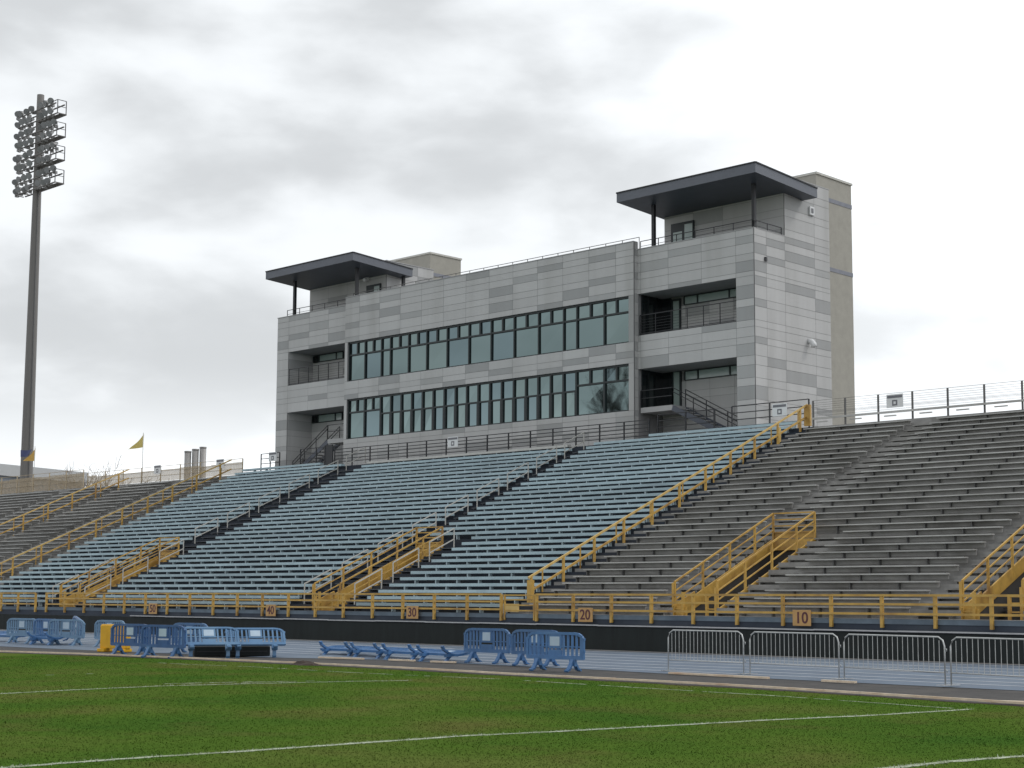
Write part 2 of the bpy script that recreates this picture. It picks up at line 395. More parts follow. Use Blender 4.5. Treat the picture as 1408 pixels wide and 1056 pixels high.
# ------------------------------------------------------------------ grandstand
gs=tag(empty('grandstand',(0,0,0)),'long stepped concrete grandstand deck with a black screened front wall','grandstand')
def deck(xa,xb,m,name='seating_deck'):
    b=MB()
    for i in range(NROW):
        segs=[(xa,xb)]
        if 1<=i<=10:
            for v0,v1 in VOMS:
                out=[]
                for s0,s1 in segs:
                    if v1<=s0 or v0>=s1: out.append((s0,s1)); continue
                    if v0>s0: out.append((s0,v0))
                    if v1<s1: out.append((v1,s1))
                segs=out
        y0=trY(i); y1=trY(i+1); z=trZ(i); zp=1.13 if i==0 else trZ(i-1)
        for s0,s1 in segs:
            b.face([(s0,y0,zp),(s1,y0,zp),(s1,y0,z),(s0,y0,z)],1 if i==0 else 0)
            b.face([(s0,y0,z),(s1,y0,z),(s1,y1,z),(s0,y1,z)])
    y=trY(NROW)
    b.face([(xa,y,trZ(NROW-1)),(xb,y,trZ(NROW-1)),(xb,y,WALK),(xa,y,WALK)])
    return b.build(name,[m,M['navyconc']],gs)
deck(-12.7,XR,M['deckgrey']); deck(-57.6,-12.7,M['deckshade']); deck(XL,-57.6,M['deckgrey'])
# the ends of the deck above a vomitory: riser of row 11 is there already
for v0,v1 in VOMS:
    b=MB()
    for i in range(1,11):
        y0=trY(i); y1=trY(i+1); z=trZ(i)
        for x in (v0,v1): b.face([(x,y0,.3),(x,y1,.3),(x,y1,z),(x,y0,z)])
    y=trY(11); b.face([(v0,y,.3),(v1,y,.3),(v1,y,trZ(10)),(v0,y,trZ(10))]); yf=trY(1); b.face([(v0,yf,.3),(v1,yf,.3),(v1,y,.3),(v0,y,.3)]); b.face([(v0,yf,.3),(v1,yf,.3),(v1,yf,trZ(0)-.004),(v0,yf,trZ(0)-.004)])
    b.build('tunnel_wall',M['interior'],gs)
wl=MB(); wl.box(XL,XR,.06,.1,0,1.13); wl.build('retaining_wall',M['navyconc'],gs)
ws=MB()
x=XL
while x<XR:
    x2=min(XR,x+2.4); ws.face([(x,.0+random.uniform(0,.02),.262),(x2,.0+random.uniform(0,.02),.262),(x2,.012,1.06),(x,.012,1.06)]); ws.face([(x,.012,1.06),(x2,.012,1.06),(x2,.06,1.08),(x,.06,1.08)]); x=x2
ws.build('windscreen',M['screen'],gs)
cp=MB()
x=-38.6
while x<XR:
    x2=min(XR,x+3); dz=random.uniform(-.008,.008); cp.bar((x,-.01,1.12+dz),(x2,-.01,1.12+random.uniform(-.008,.008)),.06,.045); x=x2
cp.build('coping',M['coping'],gs)
bs=MB(); 
xs=[XL,XR]
for k in range(0,len(xs),2): bs.box(xs[k],xs[k+1],.072,.098,1.33,1.484)
bs.build('edge_strip',M['bluestrip'],gs)
wk=MB(); wk.box(XL,XR,trY(NROW)+.001,30,9.5,WALK); wk.build('walkway',M['concrete'],gs)
bw=MB(); bw.box(XL,XR,29.6,30.01,0,9.5); bw.box(XR-.3,XR,.1,29.6,0,1.2); bw.build('back_wall',M['concrete'],gs)
# aisle half steps
def aisle(xa,xb,i0,i1,m,solid=False):
    b=MB()
    for i in range(i0,i1):
        e0=random.uniform(0,.08); e1=random.uniform(0,.08)
        if solid: b.box(xa,xb,trY(i+1)-.30,trY(i+1)-.001,trZ(i)+.001,trZ(i)+.135)
        else:
            b.box(xa+e0,xb-e1,trY(i+1)-.30,trY(i+1)-.02,trZ(i)+.085,trZ(i)+.135)
            b.box(xa+.1,xa+.16,trY(i+1)-.27,trY(i+1)-.03,trZ(i)+.001,trZ(i)+.084); b.box(xb-.16,xb-.1,trY(i+1)-.27,trY(i+1)-.03,trZ(i)+.001,trZ(i)+.084)
    b.build('aisle_step',m,gs)
aisle(-13.7,-12.72,0,31,M['deckgrey'],True); aisle(-7.1,-5.9,11,31,M['aisleplank']); aisle(-7.1,-6.15,0,11,M['aisleplank']); aisle(-4.1,-2.9,0,11,M['aisleplank']); aisle(3.45,4.8,0,31,M['aisleplank'])
aisle(-27.1,-26.05,0,31,M['aislenavy']); aisle(-24.15,-22.7,0,11,M['aislenavy']); aisle(-46.3,-43.9,11,31,M['aislenavy']); aisle(-48.2,-47.15,0,11,M['aislenavy']); aisle(-45.15,-43.9,0,11,M['aislenavy'])
aisle(-58.3,-57.62,0,31,M['deckgrey']); aisle(-64.0,-62.8,5,31,M['deckgrey']); aisle(-70.7,-69.65,9,31,M['deckgrey']); aisle(-78.8,-77.6,14,31,M['deckgrey'])

# ------------------------------------------------------------------ benches: every row of every section is a bench
def bench_mesh(kind,L):
    b=MB()
    if kind=='blue': b.box(0,L,0,.27,-.125,0)
    elif kind=='white': b.box(0,L,0,.27,-.125,0)
    else:
        b.box(0,L,0,.25,-.045,0)
        b.box(0.02,L-.02,.20,.235,-.20,-.05,1)
    me=b.build('tmp',[{'blue':M['blueseat'],'white':M['whiteseat'],'grey':M['greyseat']}[kind],M['deckgrey']])
    d=me.data; bpy.data.objects.remove(me)
    return d
def bracket_mesh(kind):
    b=MB()
    if kind=='grey': b.box(-.022,.022,.06,.22,-.36,-.046)
    else: b.box(-.03,.03,.015,.2,-.36,-.126)
    o=b.build('tmp',M['greybr'] if kind=='grey' else M['blueseatbr']); d=o.data; bpy.data.objects.remove(o); return d
BR={k:bracket_mesh(k) for k in ('blue','grey')}
CACHE={}
def bench(kind,x0,x1,i,label,cat_,group,brk=True,zoff=0.):
    L=round(x1-x0,2); key=(kind,L)
    if key not in CACHE: CACHE[key]=bench_mesh(kind,L)
    o=bpy.data.objects.new('bleacher_bench',CACHE[key]); COL.objects.link(o)
    o.location=(x0,rowY(i)+random.uniform(-.006,.006),rowZ(i)+zoff+random.uniform(-.006,.006))
    tag(o,label,cat_,group)
    if brk:
        sp=1.8 if kind=='grey' else 1.28
        n=max(2,int(round(L/sp))); 
        off=x0%sp
        x=sp-off+ .1
        xs=[]
        while x<L-.1: xs.append(x); x+=sp
        for x in xs:
            c=bpy.data.objects.new('bracket',BR['grey' if kind=='grey' else 'blue']); COL.objects.link(c); c.parent=o; c.location=(x,0,0)
            if zoff: c.scale=(1,1,1)
    return o
GB='blue bleacher benches'; GG='grey bleacher benches'
SECT=[ # kind, name for label, list of (i0,i1,x0,x1)
 ('grey','right of the aisle above the yellow 10 stairway',[(0,10,-2.8,3.3),(11,30,-5.8,3.3)]),
 ('grey','between the nearest long handrail and the 10 stairway',[(0,30,-12.62,-7.15)]),
 ('blue','between the 30 stairway and the nearest long handrail',[(0,11,-22.6,-13.75),(12,31,-26.0,-13.75),(32,32,-22.8,-13.75)]),
 ('blue','between the 50 stairway and the 30 stairway',[(0,10,-43.8,-27.5),(11,30,-43.9,-27.2)]),
 ('blue','between the left long handrail and the 50 stairway',[(0,11,-57.35,-48.3),(12,31,-57.45,-46.5),(32,32,-57.45,-49.3)]),
 ('grey','just left of the left long handrail',[(4,30,-62.75,-58.45)]),
 ('grey','between the two far yellow handrails',[(9,30,-69.6,-64.1)]),
 ('grey','just left of the farthest yellow handrail',[(14,30,-77.5,-70.8)]),
 ('grey','at the far left end past the last aisle',[(21,30,-90,-78.9)])]
for si,(kind,where,parts) in enumerate(SECT):
    for i0,i1,x0,x1 in parts:
        for i in range(i0,i1+1):
            lab=f"{'pale blue' if kind=='blue' else 'grey'} bench, {ORD[i]} row up, {where}"
            bench(kind,x0,x1,i,lab,'bench',GB if kind=='blue' else GG,brk=si<5)
bench('white',-44.1,-27.85,31,'whitish metal bench along the top of the middle blue section','bench',None)

# ------------------------------------------------------------------ railings and rails (tubes and posts)
def rail_thing(name,label,cat,m,posts,rails,pw=.05,rw=.045,group=None,loc=(0,0,0),postname='post',mtop=None):
    """posts: [(base,top)], rails: [[p0,p1,...]]; first rail is the top rail"""
    t=tag(empty(name,posts[0][0]),label,cat,group); o=Vector(posts[0][0])
    for a,b in posts:
        MB().bar(Vector(a)-o,Vector(b)-o,pw,pw).build(postname,m,t)
    for k,r in enumerate(rails):
        b=MB()
        for p,q in zip(r[:-1],r[1:]): b.bar(Vector(p)-o,Vector(q)-o,rw,rw)
        b.build('top_rail' if k==0 else 'mid_rail',(mtop or m) if k==0 else m,t)
    return t
# front railing along the retaining wall
def front(xa,xb,label,step=1.82):
    n=max(1,round((xb-xa)/step)); xs=[xa+(xb-xa)*k/n for k in range(n+1)]
    P=[((x,.03,1.22),(x,.03,2.2)) for x in xs]
    rl=[[(xa,-.0,2.2),(xb,-.0,2.2)],[(xa,.0,1.93),(xb,.0,1.93)],[(xa,.0,1.64),(xb,.0,1.64)]]
    return rail_thing('front_railing',label,'railing',M['yellow'],P,rl,.095,.07,'yellow front railings')
front(-11.63,10.06,'long yellow railing on the front wall carrying the 10 and 20 signs')
front(-46.6,-13.45,'long yellow railing on the front wall carrying the 30, 40 and 50 signs',1.84)
front(-75,-47.7,'yellow front railing at the far left beyond the gap by the 50 stairway',1.84)
g=rail_thing('front_gate','short yellow gate in the front railing below the long handrail','gate',M['yellow'],[((-13.3,.06,1.25),(-13.3,.06,2.2)),((-11.78,.06,1.25),(-11.78,.06,2.2))],
   [[(-13.3,.06,2.17),(-11.78,.06,2.17)],[(-13.3,.06,2.0),(-11.78,.06,2.0)],[(-13.3,.06,1.8),(-11.78,.06,1.8)],[(-13.3,.06,1.6),(-11.78,.06,1.6)]],.06,.05)
MB().box(.02,.75,-.02,.0,.30,.60).build('plate',M['yellowtop'],g)
# number signs
for k,txt in enumerate(('10','20','30','40','50')):
    x=-9.144*k
    s=tag(empty('yard_sign',(x,-.09,1.48)),f'tan yard number sign reading {txt} on the yellow front railing','sign','yard number signs')
    MB().box(-.34,.34,0,.03,-.25,.25).build('board',M['sign'],s,bevel=.01)
    text_mesh('digits',txt,.50,M['digit'],s,(0,-.004,-.01))
# long handrails up the aisles
def long_rail(X,y0,y1,h,label,z_in=0.,post0=None,mm='yellow'):
    P=[];ys=[]
    y=y0
    k=0
    while y<y1+.01:
        P.append(((X,y,slopeZ(y)-.15),(X,y,slopeZ(y)+h))); y+=1.83; k+=1
    rl=[[(X,y0-.15,slopeZ(y0-.15)+h),(X,y1,slopeZ(y1)+h)],[(X,y0,slopeZ(y0)+h*.45),(X,y1,slopeZ(y1)+h*.45)]]
    t=rail_thing('long_handrail',label,'handrail',M['yellow'],P,rl,.085,.075,'long yellow handrails up the stand',mtop=M['yellowtop'])
    o=Vector(t.location)
    # thin intermediate posts
    y=y0+.9
    while y<y1:
        MB().bar(Vector((X-.25,y,slopeZ(y)-.1))-o,Vector((X-.25,y,slopeZ(y)+h*.92))-o,.045).build('post',M['yellow'],t); y+=2.2
    return t
t=long_rail(-13.4,1.6,20.5,1.0,'long yellow handrail rising beside the 20 sign, between blue and grey benches')
o=Vector(t.location); MB().box(-.11,.11,-.12,.06,-.5,1.0).build('end_post',M['yellow'],t)
MB().box(-.09,.24,18.75,18.9,8.45,9.45).build('end_plate',M['yellow'],t)
MB().box(-.05,.05,16.5,16.65,7.2,8.2).build('end_post',M['yellowtop'],t)
long_rail(-58.4,.8,20.0,1.13,'long yellow handrail on the left, between blue and grey benches')
long_rail(-70.8,8.2,20.0,1.13,'farthest long yellow handrail, among the grey benches at the left')

# vomitory guard rails with yellow channel and stair
def vomitory(v0,v1,label,hl=.95,ch=.42):
    t=tag(empty('stairway',(v0,.1,1.2)),label,'stairway','yellow stairways cut into the stand'); o=Vector(t.location)
    def B(): return MB()
    yA,yB=1.15,7.12
    b=B()
    for X,s in ((v0+.03,1),(v1-.03,-1)):
        b.bar(Vector((X,yA-.02,slopeZ(yA)-.02-ch/2))-o,Vector((X,yB,slopeZ(yB)-.02-ch/2))-o,.06,ch)
    b.bar(Vector((v0+.06,yB-.03,slopeZ(yB)-.02-ch/2))-o,Vector((v1-.06,yB-.03,slopeZ(yB)-.02-ch/2))-o,.06,ch)
    b.build('edge_channel',M['yellow'],t)
    for X,nm in ((v0+.03,'guard_rail'),(v1-.03,'guard_rail')):
        r=B()
        for k,h in enumerate((hl,hl*.66,hl*.33)):
            r.bar(Vector((X,yA,slopeZ(yA)+h))-o,Vector((X,yB,slopeZ(yB)+h))-o,.055 if k==0 else .04)
        for f in (0,.27,.54,.8,1):
            y=yA+(yB-yA)*f; r.bar(Vector((X,y,slopeZ(y)-.3))-o,Vector((X,y,slopeZ(y)+hl))-o,.07)
        r.build(nm,M['yellow'],t)
    r=B()
    for h in (hl,hl*.75,hl*.5,hl*.25): r.bar(Vector((v0+.03,yB,slopeZ(yB)+h))-o,Vector((v1-.03,yB,slopeZ(yB)+h))-o,.05)
    r.bar(Vector((v0+.06,yB+.03,slopeZ(yB)+.12))-o,Vector((v1-.06,yB+.03,slopeZ(yB)+.12))-o,.015,.22)
    r.build('end_rail',M['yellow'],t)
    # front posts and short bars either side of the opening
    for x0,x1,z0,z1 in ((v0,v0+.42,2.62,2.3),(v1-.45,v1-.06,2.2,2.45)):
        r=B()
        for X,zz in ((x0,z0),(x1,z1)): r.bar(Vector((X,1.12,1.45))-o,Vector((X,1.12,zz))-o,.09)
        for zz in (1.72,1.98,2.18): r.bar(Vector((x0,1.12,zz))-o,Vector((x1,1.12,zz))-o,.045)
        r.build('front_frame',M['yellow'],t)
    r=B()
    r.box(.02,.55,1.04,1.09,.16,.62); r.bar((.06,1.0,.45),(.06,2.2,.95),.05,.40)
    r.build('kick_plate',M['yellow'],t)
    r=B()
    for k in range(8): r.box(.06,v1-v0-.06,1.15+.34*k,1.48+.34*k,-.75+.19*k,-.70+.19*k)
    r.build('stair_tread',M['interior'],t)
    return t
vomitory(*VOMS[0],'yellow railed stairway cut into the grey seats at the right edge, only partly in view')
vomitory(*VOMS[1],'yellow railed stairway with dark opening beside the 10 sign')
vomitory(*VOMS[2],'yellow railed stairway between the 30 and 40 signs',ch=.62)
vomitory(*VOMS[3],'yellow railed stairway left of the 50 sign',ch=.62)
# white aisle handrails
def aisle_rail(X,ya,label,L=1.5,h=.88):
    P=[((X,y,slopeZ(y)-.1),(X,y,slopeZ(y)+h)) for y in (ya,ya+L)]
    rl=[[(X,ya,slopeZ(ya)+h),(X,ya+L,slopeZ(ya+L)+h)],[(X,ya,slopeZ(ya)+h*.45),(X,ya+L,slopeZ(ya+L)+h*.45)]]
    rail_thing('aisle_handrail',label,'handrail',M['white'],P,rl,.04,.042,'white aisle handrails')
for k in range(9): aisle_rail(-26.85,1.3+2.12*k,f'white aisle handrail, {ORD[k]} one up the left side of the 30 stairway aisle')
for k in range(3): aisle_rail(-23.4,1.26+2.15*k,f'white aisle handrail, {ORD[k]} one up the right side of the 30 stairway')
for k in range(2): aisle_rail(-47.8,1.07+2.18*k,f'white aisle handrail, {ORD[k]} one up the left side of the 50 stairway')
for k in range(3): aisle_rail(-44.5,1.0+2.22*k,f'white aisle handrail, {ORD[k]} one up the right side of the 50 stairway')
for k in range(6): aisle_rail(-45.7,8.5+2.16*k,f'white aisle handrail, {ORD[k]} one up the aisle above the 50 stairway')

# ------------------------------------------------------------------ top railings
def top_rail(pts,z0,z1,nr,label,m='black',step=1.65,pw=.06,rw=.042,name='top_railing',group=None):
    P=[];rl=[]
    for (xa,ya),(xb,yb) in zip(pts[:-1],pts[1:]):
        n=max(1,round(math.hypot(xb-xa,yb-ya)/step))
        for k in range(n+1): 
            q=(xa+(xb-xa)*k/n,ya+(yb-ya)*k/n)
            if P and (P[-1][0][0],P[-1][0][1])==q: continue
            P.append(((*q,z0),(*q,z1)))
    for k in range(nr):
        z=z1-(z1-z0-.12)*k/nr; rl.append([(x,y,z) for x,y in pts])
    return rail_thing(name,label,'railing',M[m],P,rl,pw,rw,group)
top_rail([(-52.2,20.9),(-49.0,20.9),(-49.0,20.3)],WALK,11.5,4,'black railing in front of the left stair of the press box')
g=tag(MB().box(-.35,.35,-.03,.03,0,1.45).build('gate_panel',M['black'],None,(-48.6,20.32,WALK)),'dark solid gate panel in the black railing left of the press box windows','gate')
top_rail([(-48.1,20.35),(-22.9,20.35)],WALK,11.2,5,'long black railing along the walkway under the press box windows',step=1.72)
top_rail([(-22.8,20.95),(-19.2,20.95)],WALK,11.5,4,'black railing at the top row in front of the right stair')
top_rail([(-18.1,20.95),(-13.6,20.95)],WALK,11.55,4,'black railing at the foot of the right corner of the press box',step=1.9)
top_rail([(-56.9,21.3),(-54.9,21.3)],WALK,11.5,4,'short black railing at the left corner of the press box',step=1.0)
# right top fence with thin cables above a plank
t=top_rail([(-12.9,20.25),(8,20.25)],WALK,11.34,2,'fence of thin cables and steel posts along the top of the right seats',m='greybr',step=1.79,pw=.07,rw=.014,name='cable_fence')
o=Vector(t.location)
b=MB()
for k in range(7): b.bar(Vector((-12.9,20.25,10.62+.1*k))-o,Vector((8,20.25,10.62+.1*k))-o,.010)
b.build('cable',M['greybr'],t)
b=MB(); b.box(0,20.9,-.12,-.02,10.44-o.z,10.53-o.z); b.build('plank',M['greyseat'],t)
b=MB()
for k in range(12): b.box(.3+1.79*k,.9+1.79*k,-.2,-.12,10.28-o.z,10.33-o.z)
b.build('footboard',M['greyseat'],t)
# left top fence, its mesh coloured tan for the flare haze
def flare_tan_fence(xa,xb,label,z1):
    t=top_rail([(xa,20.4),(xb,20.4)],WALK,z1,3,label,m='flaretan',step=2.4,pw=.06,rw=.03,name='mesh_fence',group='flare-tan mesh fences behind the left seats')
    o=Vector(t.location); b=MB(); n=int((xb-xa)/1.2)
    for k in range(n):
        x0=xa+(xb-xa)*k/n; x1=xa+(xb-xa)*(k+1)/n
        b.box(x0-o.x,x1-o.x-.02,.03,.04,.08,z1-WALK-.25+random.uniform(-.05,.05))
    b.build('mesh_screen',M['flarescreen'],t); return t
flare_tan_fence(-77,-57.7,'flare-tan mesh fence behind the top of the left grey seats, near the vent stacks',11.2)
flare_tan_fence(-95,-77.6,'taller flare-tan mesh fence behind the seats by the floodlight pole',11.5)
# section signs
for x,z,y,lab in [(-15.2,11.15,20.85,'white section sign on the black railing below the right corner of the press box'),(-8.5,10.97,20.15,'white section sign on the cable fence against the sky'),
   (-37.35,10.98,20.25,'white section sign on the black railing under the middle of the press box'),(-55.5,11.25,21.2,'white section sign beside the left corner of the press box'),
   (-67.6,10.98,20.3,'white section sign on the tan fence at the far left'),(-60.1,10.98,20.3,'white section sign at the top of the left yellow handrail')]:
    s=tag(empty('section_sign',(x,y,z)),lab,'sign','white section signs')
    MB().box(-.42,.42,-.02,0,-.3,.3).build('board',M['signwhite'],s)
    b=MB(); b.box(-.38,.38,-.026,-.021,.13,.25); b.box(-.13,.13,-.026,-.021,-.22,.04); b.build('print',M['signgrey'],s)
    MB().box(-.06,.06,-.031,-.027,-.15,-.03).build('symbol',M['signwhite'],s)

# ------------------------------------------------------------------ press box
PB=tag(empty('press_box',(-37.4,22.5,WALK)),'three-storey grey panelled press box with two dark roof canopies above the stand','building')
PO=Vector(PB.location)
class PMB(MB):
    def build(s,name,mats,parent=PB,**k):
        s.v=[(x-PO.x,y-PO.y,z-PO.z) for x,y,z in s.v]
        return super().build(name,mats,parent,**k)
ROWS=[10.0,10.7,11.1,11.75,12.05,12.75,13.15,13.8,14.28,14.9,15.25,15.75,16.1,16.8,17.2,17.9,18.36,18.6,19.15,19.52,20.05,20.45,20.8,21.2,21.9,22.3,23.0,23.4,24.05,25.2]
LASTDARK=set()
TONES=[.485,.495,.475,.505,.49,.48]
def tone(dark_ok=True):
    r=random.random()
    if dark_ok and r<.26: return (.345,.35,.353)
    if dark_ok and r<.34: return (.395,.40,.402)
    t=random.choice(TONES)*random.uniform(.97,1.03); return (t,t,t*1.0)
def clad(b,axis,plane,u0,u1,z0,z1,cols,sign,rows=ROWS,gap=.010,off=.02,dark=1.):
    """panels on plane axis=plane (0:x,1:y); sign = outward direction"""
    us=[u0]+[c for c in sorted(cols) if u0+.08<c<u1-.08]+[u1]
    zs=[z0]+[r for r in rows if z0+.12<r<z1-.12]+[z1]
    prevcol=set()
    for a,c in zip(us[:-1],us[1:]):
        col=set()
        for k,(p,q) in enumerate(zip(zs[:-1],zs[1:])):
            p_=plane+sign*off; tn=tone(k not in prevcol and k-1 not in col)
            if tn[0]<.42: col.add(k)
            g=gap*.8
            if axis==1: pts=[(a+g,p_,p+g),(c-g,p_,p+g),(c-g,p_,q-g),(a+g,p_,q-g)]
            else: pts=[(p_,a+g,p+g),(p_,c-g,p+g),(p_,c-g,q-g),(p_,a+g,q-g)]
            if (axis==1 and sign>0) or (axis==0 and sign<0): pts=pts[::-1]
            b.face(pts,1,tn)
        prevcol=col
w=PMB()
xl,xr=-56.95,-17.78; mL,mR=-49.45,-25.4; yb=29.4
# structural boxes
w.box(mL,mR,22.42,yb,WALK,20.5)                                   # middle
w.box(mL,mR,22.17,22.42,WALK,12.05); w.box(mL,mR,22.17,22.42,14.6,15.75); w.box(mL,mR,22.17,22.42,18.28,21.2)
w.box(mL,-49.17,22.17,22.42,12.05,14.6); w.box(-25.77,mR,22.17,22.42,12.05,14.6); w.box(mL,-49.17,22.17,22.42,15.75,18.28); w.box(-25.77,mR,22.17,22.42,15.75,18.28)
MODC=[-26.67-1.945*k for k in range(12)]
for z0,z1 in ((WALK,12.05),(14.6,15.75),(18.28,21.2)): clad(w,1,22.17,mL,mR,z0,z1,MODC,-1)
for z0,z1 in ((12.05,14.6),(15.75,18.28)): clad(w,1,22.17,mL,-49.17,z0,z1,[],-1,rows=[]); clad(w,1,22.17,-25.77,mR,z0,z1,[],-1,rows=[])
clad(w,0,mR,22.2,22.5,WALK,21.2,[],1)
RB=24.6
def wing(x0,x1,pier_lo,pier_hi,land):
    a,c=(x0,pier_lo) if pier_hi is None else (pier_hi,x1)   # pier interval
    r0,r1=(pier_lo,x1) if pier_hi is None else (x0,pier_hi) # recess interval
    w.box(x0,x1,RB,yb,WALK,20.0)
    w.box(a,c,22.5,RB,WALK,20.0)
    w.box(r0,r1,22.5,RB,14.28,16.1); w.box(r0,r1,22.5,RB,18.36,20.0)
    w.box(x0,x1,22.5,22.72,20.0,20.8)
    cols=[x0+1.2,x0+3.4,x0+5.4] if pier_hi is None else [r0+.2,r0+2.1,r0+4.3]
    clad(w,1,22.5,r0,r1,14.28,16.1,cols,-1); clad(w,1,22.5,r0,r1,18.36,20.8,cols,-1)
    clad(w,1,22.5,a,c,WALK,20.8,[],-1)
    bc=[r0+1.6*k for k in range(1,5)]
    clad(w,1,RB,r0,r1,16.1,17.84,bc,-1); clad(w,1,RB,r0,r1,WALK,13.72,bc,-1)
    return r0,r1
# right wing: pier on the right; left wing: pier on the left
wing(mR,xr,None,-18.9,None); wing(xl,mL,-55.72,None,None)
clad(w,0,-55.72,22.5,RB,WALK,14.28,[],1); clad(w,0,-55.72,22.5,RB,16.1,18.36,[],1)
clad(w,0,-18.9,22.5,RB,WALK,14.28,[],-1); clad(w,0,-18.9,22.5,RB,16.1,18.36,[],-1)
# side parapets
w.box(xr-.22,xr,22.72,25.2,20.0,20.8); w.box(xl,xl+.22,22.72,25.2,20.0,20.8)
# right side wall cladding (east face) and left
SC=[23.55,25.2,27.95]
clad(w,0,xr,22.5,25.2,WALK,20.8,SC,1); clad(w,0,xr,25.2,yb,WALK,24.05,SC,1); clad(w,0,xl,22.5,25.2,WALK,20.8,SC,-1); clad(w,0,xl,25.2,yb,WALK,24.05,SC,-1)
# upper storey blocks
for x0,x1 in ((-25.7,xr),(xl,-49.0)):
    w.box(x0,x1,25.2,yb,20.0,24.05)
    clad(w,1,25.2,x0,x1,20.0,24.05,[x0+2*k for k in range(1,4)],-1)
clad(w,0,-49.0,25.2,yb,20.5,24.05,SC,1); clad(w,0,-25.7,25.2,yb,20.5,24.05,SC,-1)
# copings
w.build('wall',[M['core'],M['panel']])
cp=PMB()
cp.box(mL,mR,22.12,22.5,21.2,21.24); cp.box(mR,xr+.02,22.45,22.75,20.8,20.84); cp.box(xl-.02,mL,22.45,22.75,20.8,20.84); cp.box(xr-.25,xr+.03,22.75,25.2,20.8,20.84); cp.box(xl-.03,xl+.25,22.75,25.2,20.8,20.84)
cp.box(-25.75,xr+.03,25.15,yb+.03,24.05,24.1); cp.box(xl-.03,-48.95,25.15,yb+.03,24.05,24.1)
cp.build('parapet_coping',M['render'])
# middle low roof penthouse seen over the parapet
# stair towers
for x0,x1,z,ye in ((-23.5,-18.55,25.1,32.9),(-54.2,-49.35,25.25,32.3)):
    t=PMB(); t.box(x0,x1,29.42,ye,0,z); t.box(x0-.02,x1+.02,29.40,ye+.02,23.75,23.98,1) ; t.box(x0-.02,x1+.02,29.40,ye+.02,19.9,20.12,1); t.box(x0-.06,x1+.06,29.36,ye+.06,z,z+.12,2)
    t.build('stair_tower',[M['tan'],M['bluebrick'],M['tancap']])
# ribbon windows
def ribbon_window(z0,z1,upper):
    fr=PMB(); panes=[]
    X0,X1=-49.17,-25.77; y0,y1=22.26,22.36
    def fbox(a,c,p,q): fr.box(a,c,y0,y1,p,q)
    fbox(X0,X1,z0,z0+.07); fbox(X0,X1,z1-.10,z1); fbox(X0,X0+.07,z0+.07,z1-.10); fbox(X1-.07,X1,z0+.07,z1-.10)
    mods=[-26.67-1.945*k for k in range(12)]   # seams right to left
    zt_=z0+(z1-z0)*.665
    if upper:
        mull=[-27.6,-29.6,-30.6,-32.52,-34.45,-36.32,-38.18,-40.05,-41.85,-43.5,-45.18,-46.03,-47.6]
        edges=[X1-.07]+mull+[X0+.07]
        fbox(X0+.07,X1-.07,zt_-.05,zt_+.05)
        for a,c in zip(edges[1:],edges[:-1]):
            tw=.10 if c in (-29.6,) else .06
            lo=a+.035; hi=c-.035
            panes.append((lo,hi,z0+.07,zt_-.05))
            if hi-lo>1.1:
                m=(lo+hi)/2; panes.append((lo,m-.06,zt_+.05,z1-.10)); panes.append((m+.06,hi,zt_+.05,z1-.10))
                fr.box(m-.06,m+.06,y0,y1,zt_+.05,z1-.10)
            else: panes.append((lo,hi,zt_+.05,z1-.10))
        for x in mull: fr.box(x-.045,x+.045,y0-.01,y1-.005,z0+.07,z1-.10)
    else:
        bigs=[(-27.6,X1-.07),(-29.65,-27.6),(-47.58,-46.05),(X0+.07,-47.58)]
        n=17; xs=[-29.65-(46.05-29.65)*k/n for k in range(n+1)]
        zm=z0+(z1-z0)*.555
        for a,c in bigs:
            lo,hi=a+.045,c-.045; m=(lo+hi)/2
            panes.append((lo,hi,z0+.07,zt_-.05)); panes.append((lo,m-.06,zt_+.05,z1-.10)); panes.append((m+.06,hi,zt_+.05,z1-.10))
            fr.box(lo,hi,y0,y1,zt_-.05,zt_+.05); fr.box(m-.06,m+.06,y0,y1,zt_+.05,z1-.10)
        for a,c in zip(xs[1:],xs[:-1]):
            fr.box(a+.05,c-.05,y0,y1,zm-.045,zm+.045)
            panes.append((a+.06,c-.06,zm+.045,z1-.10)); panes.append((a+.12,c-.12,z0+.07,zm-.045))
            fr.box(a+.05,a+.12,y0,y1,z0+.07,zm-.045); fr.box(c-.12,c-.05,y0,y1,z0+.07,zm-.045)
        for x in xs+[-27.6,-47.58]: fr.box(x-.06,x+.06,y0-.01,y1-.005,z0+.07,z1-.10)
    f=fr.build('ribbon_window',M['frame'])
    for a,c,p,q in panes:
        g=PMB(); j=[random.uniform(-.005,.005) for _ in range(4)]
        g.face([(a,22.345+j[0],p),(c,22.345+j[1],p),(c,22.345+j[2],q),(a,22.345+j[3],q)])
        g.build('pane',M[random.choice(('glass','glass','glass2','glass3'))],f)
ribbon_window(15.75,18.28,True); ribbon_window(12.05,14.6,False)
